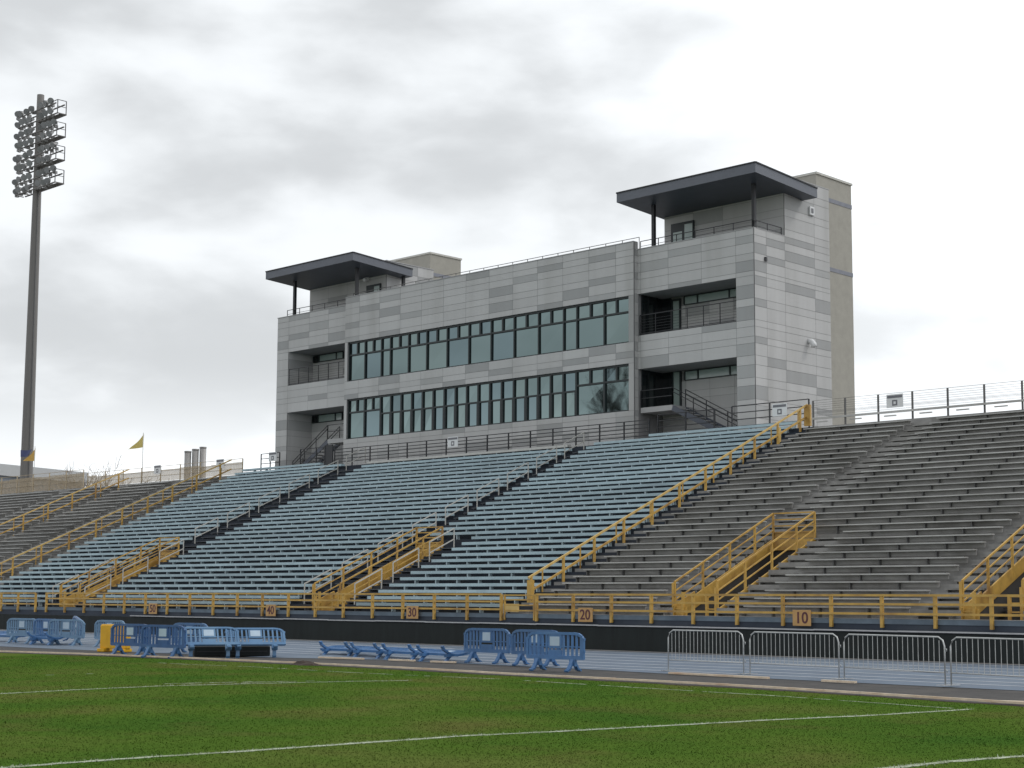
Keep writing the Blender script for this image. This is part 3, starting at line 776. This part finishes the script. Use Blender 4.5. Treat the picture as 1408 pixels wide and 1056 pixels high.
# recess windows, doors, dark soffits
def strip_window(xs,z0,z1,darkfirst=False):
    fr=PMB(); x0,x1=xs[0],xs[-1]
    fr.box(x0,x1,RB-.09,RB-.01,z0,z0+.05); fr.box(x0,x1,RB-.09,RB-.01,z1-.05,z1)
    for x in xs: fr.box(x-.035,x+.035,RB-.095,RB-.015,z0+.05,z1-.05)
    f=fr.build('strip_window',M['frame'])
    for k,(a,c) in enumerate(zip(xs[:-1],xs[1:])):
        g=PMB(); g.face([(a+.035,RB-.04,z0+.05),(c-.035,RB-.04,z0+.05),(c-.035,RB-.04,z1-.05),(a+.035,RB-.04,z1-.05)])
        g.build('pane',M['darkglass'] if (darkfirst and k==0) else M['glasslight'],f)
strip_window([-23.85,-22.95,-20.85,-18.95],17.84,18.34); strip_window([-23.85,-22.95,-20.85,-18.95],13.72,14.26)
strip_window([-55.6,-55.0,-53.2,-52.5],17.84,18.34,True); strip_window([-55.6,-55.0,-53.2,-52.5],13.72,14.26,True)
for z in (16.1,12.2):
    h=18.34 if z>14 else 14.26
    d=PMB()
    d.box(mR+.02,mR+.10,22.75,RB-.02,z,h)                       # dark glazed side
    for y in (23.3,24.0): d.box(mR+.10,mR+.14,y-.04,y+.04,z,h)
    d.box(mR+.10,-24.75,RB-.12,RB-.02,z,h)
    f=d.build('glazed_screen',M['darkglass'])
    d=PMB(); d.box(-24.72,-24.62,RB-.11,RB-.02,z,z+2.15); d.box(-24.18,-24.08,RB-.11,RB-.02,z,z+2.15); d.box(-24.62,-24.18,RB-.11,RB-.02,z+2.05,z+2.15); d.box(-24.62,-24.18,RB-.11,RB-.02,z,z+.15)
    f=d.build('glass_door',M['frame'])
    g=PMB(); g.face([(-24.62,RB-.05,z+.15),(-24.18,RB-.05,z+.15),(-24.18,RB-.05,z+2.05),(-24.62,RB-.05,z+2.05)]); g.build('pane',M['glasslight'],f)
    # left wing: slim dark jamb at the right end of the recess
    d=PMB(); d.box(mL-.14,mL-.02,22.55,22.75,z,h); d.build('screen_jamb',M['frame'])
# landings and stairs
def stair(xa,za,xb,zb,y0,y1,lx0,lx1):
    s=PMB(); s.box(lx0,lx1,y0-.02,RB-.13,za-.28,za)
    n=12; dx=(xb-xa)/n; dz=(zb-za)/n
    for k in range(n):
        x0=xa+dx*k; x1=xa+dx*(k+1); s.box(min(x0,x1),max(x0,x1),y0+.06,y1-.06,za+dz*(k+1)-.05,za+dz*(k+1))
    for y in (y0,y1): s.bar((xa,y,za-.16),(xb,y,zb-.02),.06,.28,1)
    f=s.build('stair',[M['render'],M['canopy']])
    for y in (y0,y1):
        h=PMB()
        for o in (.92,.70): h.bar((xa,y,za+o),(xb,y,zb+o),.04)
        for k in (0,.33,.66,1.): h.bar((xa+(xb-xa)*k,y,za+(zb-za)*k),(xa+(xb-xa)*k,y,za+(zb-za)*k+.92),.04)
        h.build('handrail',M['black'],f)
    h=PMB()
    far=lx0 if abs(lx0-xa)>abs(lx1-xa) else lx1
    for o in (.92,.5): h.bar((far,y0,za+o),(xa,y0,za+o),.04)
    for x in (far,xa): h.bar((x,y0,za),(x,y0,za+.92),.04)
    h.build('handrail',M['black'],f)
stair(-23.15,12.2,-18.98,WALK,22.6,23.7,-25.3,-23.15)
stair(-51.7,12.25,-55.3,WALK,22.7,23.7,-51.7,-49.5)
# balcony railings
def bal(xa,xb,y,z0,h,n,name='balcony_railing',ends=True,mid=()):
    b=PMB(); b.bar((xa,y,z0+h),(xb,y,z0+h),.04); b.bar((xa,y,z0+.10),(xb,y,z0+.10),.03); b.box(xa,xb,y-.02,y+.02,z0,z0+.05)
    for k in range(n+1): x=xa+(xb-xa)*k/n; b.bar((x,y,z0),(x,y,z0+h),.035)
    for m_ in mid: b.bar((xa,y,z0+m_),(xb,y,z0+m_),.012)
    b.build(name,M['black'])
bal(-25.3,-18.92,22.56,16.1,1.1,6,mid=(.25,.4,.55,.7,.85)); bal(-55.7,-49.5,22.56,16.1,1.1,6,mid=(.25,.4,.55,.7,.85))
# terrace rails on the parapets and the thin roof rail
def rail_on(pts,z,h,step,name):
    b=PMB()
    for (xa,ya),(xb,yb_) in zip(pts[:-1],pts[1:]):
        L=math.hypot(xb-xa,yb_-ya); n=max(1,round(L/step))
        b.bar((xa,ya,z+h),(xb,yb_,z+h),.035); b.bar((xa,ya,z+h*.35),(xb,yb_,z+h*.35),.02)
        for k in range(n+1): t=k/n; b.bar((xa+(xb-xa)*t,ya+(yb_-ya)*t,z),(xa+(xb-xa)*t,ya+(yb_-ya)*t,z+h),.035)
    b.build(name,M['black'])
rail_on([(-25.3,22.62),(-17.9,22.62),(-17.9,25.1)],20.84,.42,1.25,'terrace_railing'); rail_on([(-49.5,22.62),(-56.1,22.62)],20.84,.42,1.25,'terrace_railing')
b=PMB(); b.bar((-49.4,22.75,21.55),(-25.5,22.75,21.55),.03)
for k in range(21): b.bar((-49.4+1.195*k,22.75,20.5),(-49.4+1.195*k,22.75,21.55),.03)
b.build('roof_railing',M['greybr'])
# canopies
def canopy(x0,x1,y0,y1,zf,zb_):
    b=PMB(); t=.50
    A=[(x0,y0,zf),(x1,y0,zf),(x1,y1,zb_),(x0,y1,zb_)]; Bt=[(x0,y0,zf-t),(x1,y0,zf-t),(x1,y1,zb_-t),(x0,y1,zb_-t)]
    b.face(A,1); b.face(Bt[::-1],0)
    for k in range(4): q=(k+1)%4; b.face([Bt[k],Bt[q],A[q],A[k]],1)
    e=.05   # thin drip edge proud of the fascia
    for k in range(4):
        q=(k+1)%4; b.bar(Vector(A[k])+Vector((0,0,.02)),Vector(A[q])+Vector((0,0,.02)),.10,.06,2)
    return b.build('canopy_roof',[M['canopy'],M['canopyedge'],M['black']])
c1=canopy(-25.95,-16.85,21.4,26.9,23.80,23.5); c2=canopy(-57.1,-48.0,21.5,26.6,23.87,23.55)
def posts(par,L):
    for x,y in L: PMB().box(x-.09,x+.09,y-.09,y+.09,20.0,23.28).build('canopy_post',M['black'],par)
posts(c1,[(-24.65,22.95),(-18.07,22.95)]); posts(c2,[(-55.75,22.95),(-49.3,22.95),(-48.45,26.2)])
# terrace doors
for xa,xm,xb in ((-25.15,-24.25,-23.6),(-50.85,-50.1,-49.45)):
    d=PMB(); z=20.0
    d.box(xa,xb,25.06,25.17,z,22.6); f=d.build('terrace_door',M['frame'])
    for a,c,q in ((xa+.16,xm-.12,22.1),(xm+.05,xb-.06,22.45)):
        g=PMB(); g.face([(a,25.05,z+.3),(c,25.05,z+.3),(c,25.05,q),(a,25.05,q)]); g.build('pane',M['glasslight'],f)
# small fittings on the walls
b=PMB(); b.box(xr+.03,xr+.12,27.45,27.85,22.35,22.8); b.build('wall_light',M['signwhite']); b=PMB(); b.box(xr+.12,xr+.14,27.56,27.74,22.45,22.7); b.build('lens',M['signgrey'])
b=PMB(); b.tube([(xr+.03,27.25,15.55),(xr+.22,27.25,15.5),(xr+.34,27.25,15.35),(xr+.36,27.25,15.2)],.13,10,r2=.16); b.build('wall_light',M['signwhite'])
b=PMB(); b.box(xr+.02,xr+.10,23.36,23.52,19.2,19.42); b.build('wall_fixture',M['black'])
b=PMB(); b.box(-50.95,-50.65,25.0,25.16,22.95,23.2); b.tube([(-50.8,25.0,23.02),(-50.8,24.8,22.95)],.12,8); b.build('wall_light',M['signwhite'])
b=PMB(); b.box(-21.9,-21.72,25.04,25.16,21.0,21.15); b.build('wall_fixture',M['black'])

# ------------------------------------------------------------------ barricades
def barricade_proto(pal):
    main,foot=pal
    t=empty('plastic_barricade')
    L,H=1.95,1.07; b=MB(); th=.05
    # frame outline with rounded shoulders
    out=[(0,.36),(0,.90),(.05,.99),(.16,1.05),(.32,H),(L-.32,H),(L-.16,1.05),(L-.05,.99),(L,.90),(L,.36)]
    for (xa,za),(xb,zb) in zip(out[:-1],out[1:]): b.bar((xa-L/2,0,za),(xb-L/2,0,zb),.075,.075,up=(0,1,0))
    b.bar((-L/2,0,.40),(L/2,0,.40),.11,.08,up=(0,1,0)); b.bar((-L/2,0,.70),(L/2,0,.70),.025,.04,up=(0,1,0))
    for k in range(13):
        x=-L/2+L*(k+.5)/13
        if abs(x)<.2: continue
        top=1.0 if abs(x)<L/2-.2 else .93
        b.bar((x,0,.42),(x,0,top+.03),.058,.045,up=(0,1,0))
    b.box(-.23,.23,-.025,.025,.42,.60)
    b.box(-.23,.23,-.025,.025,.66,1.05)
    for s in (-1,1): b.bar((s*(L/2+.02),0,.55),(s*(L/2+.02),0,.62),.07,.06); b.bar((s*(L/2+.02),0,.88),(s*(L/2+.02),0,.95),.07,.06)
    b.build('panel',main,t)
    MB().box(-.17,.17,-.034,-.026,.72,.98).build('plate',M['plate'],t)
    for s in (-1,1):
        f=MB(); x=s*.62
        for q in (-1,1):
            f.bar((x,0,.38),(x,q*.12,.20),.11,.06,up=(0,1,0)); f.bar((x,q*.10,.22),(x,q*.22,.06),.12,.06,up=(0,1,0)); f.bar((x,q*.20,.085),(x,q*.33,.03),.13,.05,up=(0,1,0))
        f.box(x-.10,x+.10,-.05,.05,.16,.40)
        f.build('foot',foot,t)
    return t
PAL={'mid':(M['bar_blue'],M['bar_blue']),'deep':(M['bar_blue_dark'],M['bar_blue']),'pale':(M['bar_pale'],M['bar_pale'])}
PAL['lean']=(M['bar_lean'],M['bar_lean'])
PRO={}
used={}
def barricade(kind,x,y,yaw,label,rot=None,z=0.,group='blue plastic barricades'):
    if kind not in PRO: PRO[kind]=barricade_proto(PAL[kind]); o=PRO[kind]
    else: o=copy_tree(PRO[kind])
    o.location=(x,y,z)
    o.rotation_euler=(rot or (0,0,0))[:2]+(R(yaw),)
    tag(o,label,'barricade',group); return o
BARR_DATA=[
 ('pale',-33.9,-8.3,8,'faded blue barricade standing farthest left in the row'),
 ('mid',-32.1,-8.2,0,'upright blue barricade, second from the left end of the row'),
 ('pale',-30.3,-8.3,14,'faded blue barricade standing between the second one and the yellow barrier'),
 ('pale',-27.5,-8.0,3,'blue barricade standing behind the yellow barrier'),
 ('deep',-19.55,-12.1,8,'deep blue barricade standing just right of the yellow barrier'),
 ('deep',-17.25,-12.3,12,'deep blue barricade standing beside the two leaning ones'),
 ('mid',-7.15,-7.0,0,'upright blue barricade at the left of the group right of the fallen ones'),
 ('mid',-4.75,-7.3,0,'upright blue barricade half hidden in the middle group, below the 20 sign'),
 ('mid',-2.1,-9.3,6,'nearest upright blue barricade, right end of the middle group'),
]
for k,x,y,yaw,lab in BARR_DATA: barricade(k,x,y,yaw,lab)
barricade('mid',-30.9,-7.6,-20,'blue barricade tilted on top of its neighbour, left of the yellow barrier',rot=(R(-8),R(7)),z=.06)
barricade('mid',-31.4,-9.0,5,'blue barricade lying flat on the ground behind the two leftmost ones',rot=(R(-78),0),z=.24)
barricade('mid',-35.6,-8.4,25,'blue barricade lying at the left edge of the picture',rot=(R(-78),0),z=.24)
barricade('mid',-20.2,-9.2,4,'blue barricade standing behind the leaning pair, only its top showing')
# two tipped over backwards, skylight on them put into a lighter blue
barricade('lean',-15.95,-11.3,62,'sky-lit blue barricade tipped back, left one of the leaning pair',rot=(R(-40),0),z=.17)
barricade('lean',-15.45,-9.75,60,'sky-lit blue barricade tipped back, right one of the leaning pair',rot=(R(-43),0),z=.17)
for k,(x,y,yaw) in enumerate([(-14.4,-7.3,4),(-12.7,-7.4,-2),(-10.9,-7.5,2),(-9.1,-7.65,-3)]):
    barricade('mid',x,y,yaw,f'blue barricade fallen flat on the track with feet in the air, {ORD[k]} from the left',rot=(R(-83),0),z=.20)
# yellow barrier
yt=tag(empty('yellow_barrier',(-23.55,-10.2,0),R(20)),'bright yellow plastic barrier standing among the blue barricades','barrier')
b=MB(); b.box(-.62,.62,-.12,.12,.12,.98); b.bar((-.62,0,.99),(.62,0,.99),.16,.05); b.build('panel',M['bar_yellow'],yt,bevel=.03)
b=MB()
for x in (-.48,.42): b.box(x-.16,x+.16,-.26,.26,.0,.12)
b.build('base',M['bar_yellow'],yt,bevel=.02)
b=MB()
for k in range(4): b.box(-.4+.25*k,-.3+.25*k,-.127,-.121,.3,.85)
b.build('groove',M['bar_yellow'],yt)
# low black box filling the dark patch behind the leaning pair
mt=tag(empty('black_box',(-17.3,-11.0,0),R(62)),'low black box on the ground behind the leaning barricades','mat')  # filed as mat, but only a black box filling the dark patch
b=MB(); b.box(0,2.6,0,.7,.02,.36); b.build('box_body',M['screen'],mt,bevel=.03)
b=MB(); b.box(.1,2.5,-.012,-.002,.17,.20); b.build('box_strip',M['black'],mt)
# steel crowd barriers
def steel_proto(L):
    t=empty('crowd_barrier'); b=MB(); H=1.14; r=.02
    b.tube([(0,0,.0),(0,0,H-.22),(.05,0,H-.08),(.18,0,H),(L-.18,0,H),(L-.05,0,H-.08),(L,0,H-.22),(L,0,.0)],r,8)
    b.tube([(0,0,.30),(L,0,.30)],.017,8); b.build('frame',M['steel'],t)
    b=MB(); n=20
    for k in range(1,n): 
        x=L*k/n; top=H if .18<x<L-.18 else H-.08
        b.tube([(x,0,.30),(x,0,top)],.0085,5,cap=False)
    b.build('bars',M['steel'],t)
    for x in (.0,L):
        f=MB(); f.bar((x,-.3,.012),(x,.3,.012),.05,.012); f.build('foot',M['steel'],t)
    f=MB(); f.tube([(L,0,.86),(L+.06,0,.86),(L+.06,0,.80)],.012,6); f.tube([(L,0,.36),(L+.06,0,.36),(L+.06,0,.30)],.012,6); f.build('hook',M['steel'],t)
    return t
STEEL=[((.22,-7.09),(2.85,-7.12),'galvanised crowd barrier, leftmost one of the steel row'),((3.05,-7.1),(6.05,-7.4),'galvanised crowd barrier, second one from the left in the steel row'),
 ((6.22,-7.42),(9.45,-8.1),'galvanised crowd barrier, third one from the left, with a doubled end post'),((9.62,-8.12),(12.8,-8.7),'galvanised crowd barrier running out of the picture at the right')]
for a,c,lab in STEEL:
    L=math.hypot(c[0]-a[0],c[1]-a[1]); t=steel_proto(L); t.location=(a[0],a[1],.04); t.rotation_euler=(0,0,math.atan2(c[1]-a[1],c[0]-a[0])); tag(t,lab,'crowd barrier','steel crowd barriers')

# ------------------------------------------------------------------ floodlight pole
px,py=-92.65,24.0
fp=tag(empty('floodlight_pole',(px,py,0)),'tall grey floodlight pole with eight rows of lamps behind the left seats','floodlight')
b=MB(); b.tube([(0,0,11.15*k) for k in range(5)],.60,20,r2=.30); b.build('pole',[M['pole'],M['poledark']],fp)
b=MB(); b.tube([(.62,-.1,1),(.555,-.1,11),(.475,-.1,22),(.39,-.1,36)],.04,8); b.build('cable_conduit',M['poledark'],fp)
LZ=[36.2,38.2,40.2,42.1]
for k,z in enumerate(LZ):
    b=MB()
    xr_=3.9; xl_=2.7
    for dz in (0,.92):
        for y in (-.55,.25): b.bar((-xl_ if dz else -xl_*.9,y,z+dz),(xr_*.92 if dz else xr_,y,z+dz),.09)
    for x in (xr_,xr_*.6,-xl_*.6,-xl_): b.bar((x,-.55,z),(x,.25,z),.07)
    b.bar((.3,-.15,z-.04),(xr_,-.15,z-.04),.45,.03)
    b.build('lamp_platform',M['pole'],fp)
    b=MB()
    for x in (xr_*.99,):
        for y in (-.55,.25): b.bar((x,y,z),(x,y,z+1.15),.06)
        b.bar((x,-.55,z+1.15),(x,.25,z+1.15),.05); b.bar((x,-.55,z+.6),(x,.25,z+.6),.04)
        b.bar((x-.9,-.55,z+1.15),(x,-.55,z+1.15),.05); b.bar((x-.9,-.55,z),(x-.9,-.55,z+1.15),.05)
    b.build('guard_cage',M['poledark'],fp)
lm=MB()
# bell reflector pointing -y and down
ax=Vector((.50,-.75,-.42)).normalized()
lm.tube([ax*-.32,ax*-.12,ax*.06,ax*.26],.10,12,r2=.275); lm.tube([ax*.262,ax*.275],.27,12,mi=1)
lm.bar((0,0,0),(0,.1,-.42),.06); lm.box(-.12,.12,.0,.3,-.52,-.30)
lo=lm.build('floodlight',[M['lamp'],M['lampface']],fp)
LD=lo.data; first=True
for z in LZ:
    for dz in (.45,1.35):
        for x in (-3.1,-2.3,-1.5,-.75,.95,1.7,2.45,3.15):
            if x==3.15 and (dz<1 or z>42): continue
            if dz<1 and x==-3.1: x=-2.9
            if first: o=lo; first=False
            else: o=bpy.data.objects.new('floodlight',LD); COL.objects.link(o); o.parent=fp
            o.location=(x+.25+random.uniform(-.1,.1),-.5,z+dz-.05+random.uniform(-.05,.05)); o.rotation_euler=(random.uniform(-.2,.2),0,random.uniform(-.7,.5))

# ------------------------------------------------------------------ flags
def flag(name,x,y,ztop,zbase,rows,label):
    t=tag(empty(name,(x,y,zbase)),label,'flag')
    MB().tube([(0,0,0),(0,0,ztop-zbase+.1)],.025,8).build('flagpole',M['whiteseat'],t)
    for nm,poly,m in rows:
        b=MB(); n=8
        # poly: four corners hoist-top, fly-top, fly-bottom, hoist-bottom in (x,z); wave in y
        (a,bb,c,d)=poly; last=None
        for k in range(n+1):
            s=k/n; w=.10*math.sin(s*5.5)*s+.05
            top=(a[0]+(bb[0]-a[0])*s, w, ztop-zbase+a[1]+(bb[1]-a[1])*s-.05*math.sin(s*3)); bot=(d[0]+(c[0]-d[0])*s, w*1.2-.03, ztop-zbase+d[1]+(c[1]-d[1])*s)
            if last: b.face([last[1],bot,top,last[0]])
            last=(top,bot)
        o=b.build(nm,m,t); sd=o.modifiers.new('s','SOLIDIFY'); sd.thickness=.01
    return t
flag('yellow_flag',-70.0,20.6,13.68,WALK,[('cloth',((0,0),(-1.75,-.95),(-1.9,-1.0),(0,-.95)),M['flagyellow'])],'pale yellow flag blowing left above the tan fence')
flag('pennant',-85.3,20.6,13.65,WALK,[('cloth',((-.0,-.05),(-1.6,-.9),(-1.75,-.95),(0,-1.05)),M['flagorange']),('blue_cloth',((-.55,-.1),(-2.2,-.05),(-2.1,-.62),(-1.2,-.62)),M['flagblue'])],'blue and gold pennant flying beside the floodlight pole')

# ------------------------------------------------------------------ far left buildings and shrubs
def at(az,dist): # world point at an azimuth (degrees left of +Y) and distance from the standpoint
    a=R(az); return Vector((CAMX-math.sin(a)*dist,CAMY+math.cos(a)*dist,0))
p0,p1=at(66.5,190),at(59.2,214)
d=(p1-p0); ang=math.atan2(d.y,d.x); Lh=d.length
hall=tag(empty('sports_hall',p0,ang),'low grey hall with a pale roof edge far behind the left seats','building')
b=MB(); b.box(0,Lh,0,30,0,16.6); b.build('wall',M['hallwall'],hall); b=MB(); b.box(-.3,Lh+.3,-.3,30.3,16.6,18.0); b.build('roof_edge',M['hallroof'],hall)
for k in range(3):
    q=at(55.72-.26*k,252); s=MB(); s.tube([(0,0,0),(0,0,24.3+.35*k)],.52,18); s.tube([(0,0,24.3+.35*k),(0,0,24.5+.35*k)],.56,18)
    for z in (19.5,21.5): s.tube([(0,0,z),(0,0,z+.12)],.55,18)
    tag(s.build('vent_stack',M['stack'],None,q),f"slim grey vent stack, {('left','middle','right')[k]} one of three behind the tan fence",'vent stack','grey vent stacks')
def twig_tree(name,loc,h,spread,label,cat,m,depth=4,n0=5,trunk=.06,fine=.012,group=None,seed=1,trunkfrac=.25,low=True):
    rd=random.Random(seed)
    t=tag(empty(name,loc),label,cat,group); tr=MB(); tw=MB()
    def grow(p,d,L,r,k):
        q=p+d*L; (tr if k<2 else tw).tube([p,p+(q-p)*.5+Vector((rd.uniform(-1,1),rd.uniform(-1,1),0))*L*.06,q],max(r,fine),5 if k<2 else 3,r2=max(r*.6,fine*.8),cap=False)
        if k>=depth: return
        for _ in range(rd.choice((3,4,4)) if k else n0):
            nd=(d+Vector((rd.uniform(-1,1)*spread,rd.uniform(-1,1)*spread,rd.uniform(-.25,.6)))).normalized()
            f=rd.uniform(.45,1.); grow(p+(q-p)*f,nd,L*rd.uniform(.5,.8),r*.55,k+1)
    grow(Vector((0,0,0)),Vector((0,0,1)),h*trunkfrac,trunk,0)
    tr.build('trunk',m,t); tw.build('crown',m,t)
for k,(az,dist,h) in enumerate([(59.1,150,11.7),(58.5,152,12.0),(57.9,150,12.2),(57.2,152,11.8),(56.5,150,11.4)]):
    twig_tree('bare_tree',at(az,dist),h,1.0,f"bare brown tree behind the tan fence, {ORD[k]} from the floodlight pole",'tree',M['twig'],depth=5,n0=9,trunk=.10,group='bare trees behind the left seats',seed=20+k,trunkfrac=.5,fine=.014)
for k,(x,h) in enumerate([(-57.3,1.5),(-55.9,1.7),(-54.6,1.5)]):
    twig_tree('bare_shrub',(x,23.0,WALK),h,1.0,f"scrawny bare shrub by the left corner of the press box, {ORD[k]} from the left",'shrub',M['bark'],depth=3,n0=3,trunk=.03,group='bare shrubs beside the press box',seed=50+k,trunkfrac=.4)
# tall bare trees across the field, seen only as reflections in the press box glass
twig_tree('tall_tree',(-92,-55,0),29,.5,'tall bare tree across the field, mirrored in the press box windows','tree',M['bark'],depth=4,n0=5,trunk=.55,seed=5,trunkfrac=.5)

# ------------------------------------------------------------------ sky, sun, camera
wd=bpy.data.worlds.new('World'); sc.world=wd; wd.use_nodes=True
N=wd.node_tree.nodes; L=wd.node_tree.links; N.clear()
SUN_EL,SUN_AZ=R(48),R(40)    # sun azimuth: to the right of +Y, behind the building
out=N.new('ShaderNodeOutputWorld'); bg=N.new('ShaderNodeBackground'); bg.inputs['Strength'].default_value=.13; L.new(bg.outputs[0],out.inputs[0])
sky=N.new('ShaderNodeTexSky'); sky.sky_type='NISHITA'; sky.sun_disc=False; sky.sun_elevation=SUN_EL; sky.sun_rotation=SUN_AZ
tc=N.new('ShaderNodeTexCoord')
def math_(op,a,b=None,c=None):
    m=N.new('ShaderNodeMath'); m.operation=op
    for k,v in enumerate((a,b,c)):
        if v is None: continue
        if isinstance(v,(int,float)): m.inputs[k].default_value=v
        else: L.new(v,m.inputs[k])
    return m.outputs[0]
sp=N.new('ShaderNodeSeparateXYZ'); L.new(tc.outputs['Generated'],sp.inputs[0])
el=math_('ARCSINE',sp.outputs[2])
# soft layered clouds: noise on the view direction, squeezed vertically
mpn=N.new('ShaderNodeMapping'); L.new(tc.outputs['Generated'],mpn.inputs[0]); mpn.inputs['Scale'].default_value=(1,1,2.3); mpn.inputs['Location'].default_value=(.37,.21,.12)
n1=N.new('ShaderNodeTexNoise'); n1.inputs['Scale'].default_value=7.5; n1.inputs['Detail'].default_value=7; n1.inputs['Roughness'].default_value=.46; n1.inputs['Distortion'].default_value=.12; L.new(mpn.outputs[0],n1.inputs[0])
n2=N.new('ShaderNodeTexNoise'); n2.inputs['Scale'].default_value=3.1; n2.inputs['Detail'].default_value=3; L.new(mpn.outputs[0],n2.inputs[0])
nsum=math_('ADD',math_('MULTIPLY',n1.outputs['Fac'],.65),math_('MULTIPLY',n2.outputs['Fac'],.35))
# brightness towards the hidden sun
sd=Vector((math.sin(R(12))*math.cos(R(16)),math.cos(R(12))*math.cos(R(16)),math.sin(R(16))))
vm=N.new('ShaderNodeVectorMath'); vm.operation='DOT_PRODUCT'; L.new(tc.outputs['Generated'],vm.inputs[0]); vm.inputs[1].default_value=sd
glow=N.new('ShaderNodeMapRange'); glow.inputs['From Min'].default_value=.55; glow.inputs['From Max'].default_value=.99; glow.interpolation_type='SMOOTHSTEP'; L.new(vm.outputs['Value'],glow.inputs['Value'])
low=N.new('ShaderNodeMapRange'); low.inputs['From Min'].default_value=.06; low.inputs['From Max'].default_value=.15; low.inputs['To Min'].default_value=1; low.inputs['To Max'].default_value=0; low.interpolation_type='SMOOTHSTEP'; L.new(el,low.inputs['Value'])
cl=N.new('ShaderNodeMapRange'); cl.inputs['From Min'].default_value=.41; cl.inputs['From Max'].default_value=.61; cl.inputs['To Min'].default_value=5.6; cl.inputs['To Max'].default_value=8.1; cl.interpolation_type='SMOOTHSTEP'; L.new(nsum,cl.inputs['Value'])
br=math_('ADD',cl.outputs[0],math_('MULTIPLY',glow.outputs[0],4.2))
br=math_('ADD',br,math_('MULTIPLY',low.outputs[0],3.2))
rgb=N.new('ShaderNodeMix'); rgb.data_type='RGBA'; rgb.blend_type='MULTIPLY'; rgb.inputs[0].default_value=1
L.new(br,rgb.inputs[6]); rgb.inputs[7].default_value=(.945,.976,1.0,1)
mix=N.new('ShaderNodeMix'); mix.data_type='RGBA'; mix.inputs[0].default_value=.97
L.new(sky.outputs[0],mix.inputs[6]); L.new(rgb.outputs[2],mix.inputs[7]); L.new(mix.outputs[2],bg.inputs[0])
sl=bpy.data.lights.new('Sun','SUN'); sl.energy=.9; sl.angle=R(14); sl.color=(1,.965,.91)
so=bpy.data.objects.new('Sun',sl); COL.objects.link(so)
dirv=Vector((math.sin(SUN_AZ)*math.cos(SUN_EL),math.cos(SUN_AZ)*math.cos(SUN_EL),math.sin(SUN_EL)))
so.rotation_euler=dirv.to_track_quat('Z','Y').to_euler(); so.location=dirv*300

cam=bpy.data.cameras.new('Camera'); co=bpy.data.objects.new('Camera',cam); COL.objects.link(co); sc.camera=co
f,ppy=2198.6,584.7; cam.sensor_fit='HORIZONTAL'; cam.sensor_width=36; cam.lens=f/1408*36; cam.shift_y=(ppy-528)/1408
cam.clip_end=6000; cam.clip_start=.3
yaw,pit,rol=R(44.2237),R(6.1802),R(.2881)
fw=Vector((-math.sin(yaw)*math.cos(pit),math.cos(yaw)*math.cos(pit),math.sin(pit))); rt=Vector((math.cos(yaw),math.sin(yaw),0)); up=rt.cross(fw)
rt2=rt*math.cos(rol)+up*math.sin(rol); up2=-rt*math.sin(rol)+up*math.cos(rol)
co.matrix_world=Matrix(((rt2.x,up2.x,-fw.x,CAMX),(rt2.y,up2.y,-fw.y,CAMY),(rt2.z,up2.z,-fw.z,2.05),(0,0,0,1)))
sc.view_settings.view_transform='Standard'; sc.view_settings.look='None'; sc.view_settings.exposure=0; sc.view_settings.gamma=1
sc.cycles.max_bounces=6
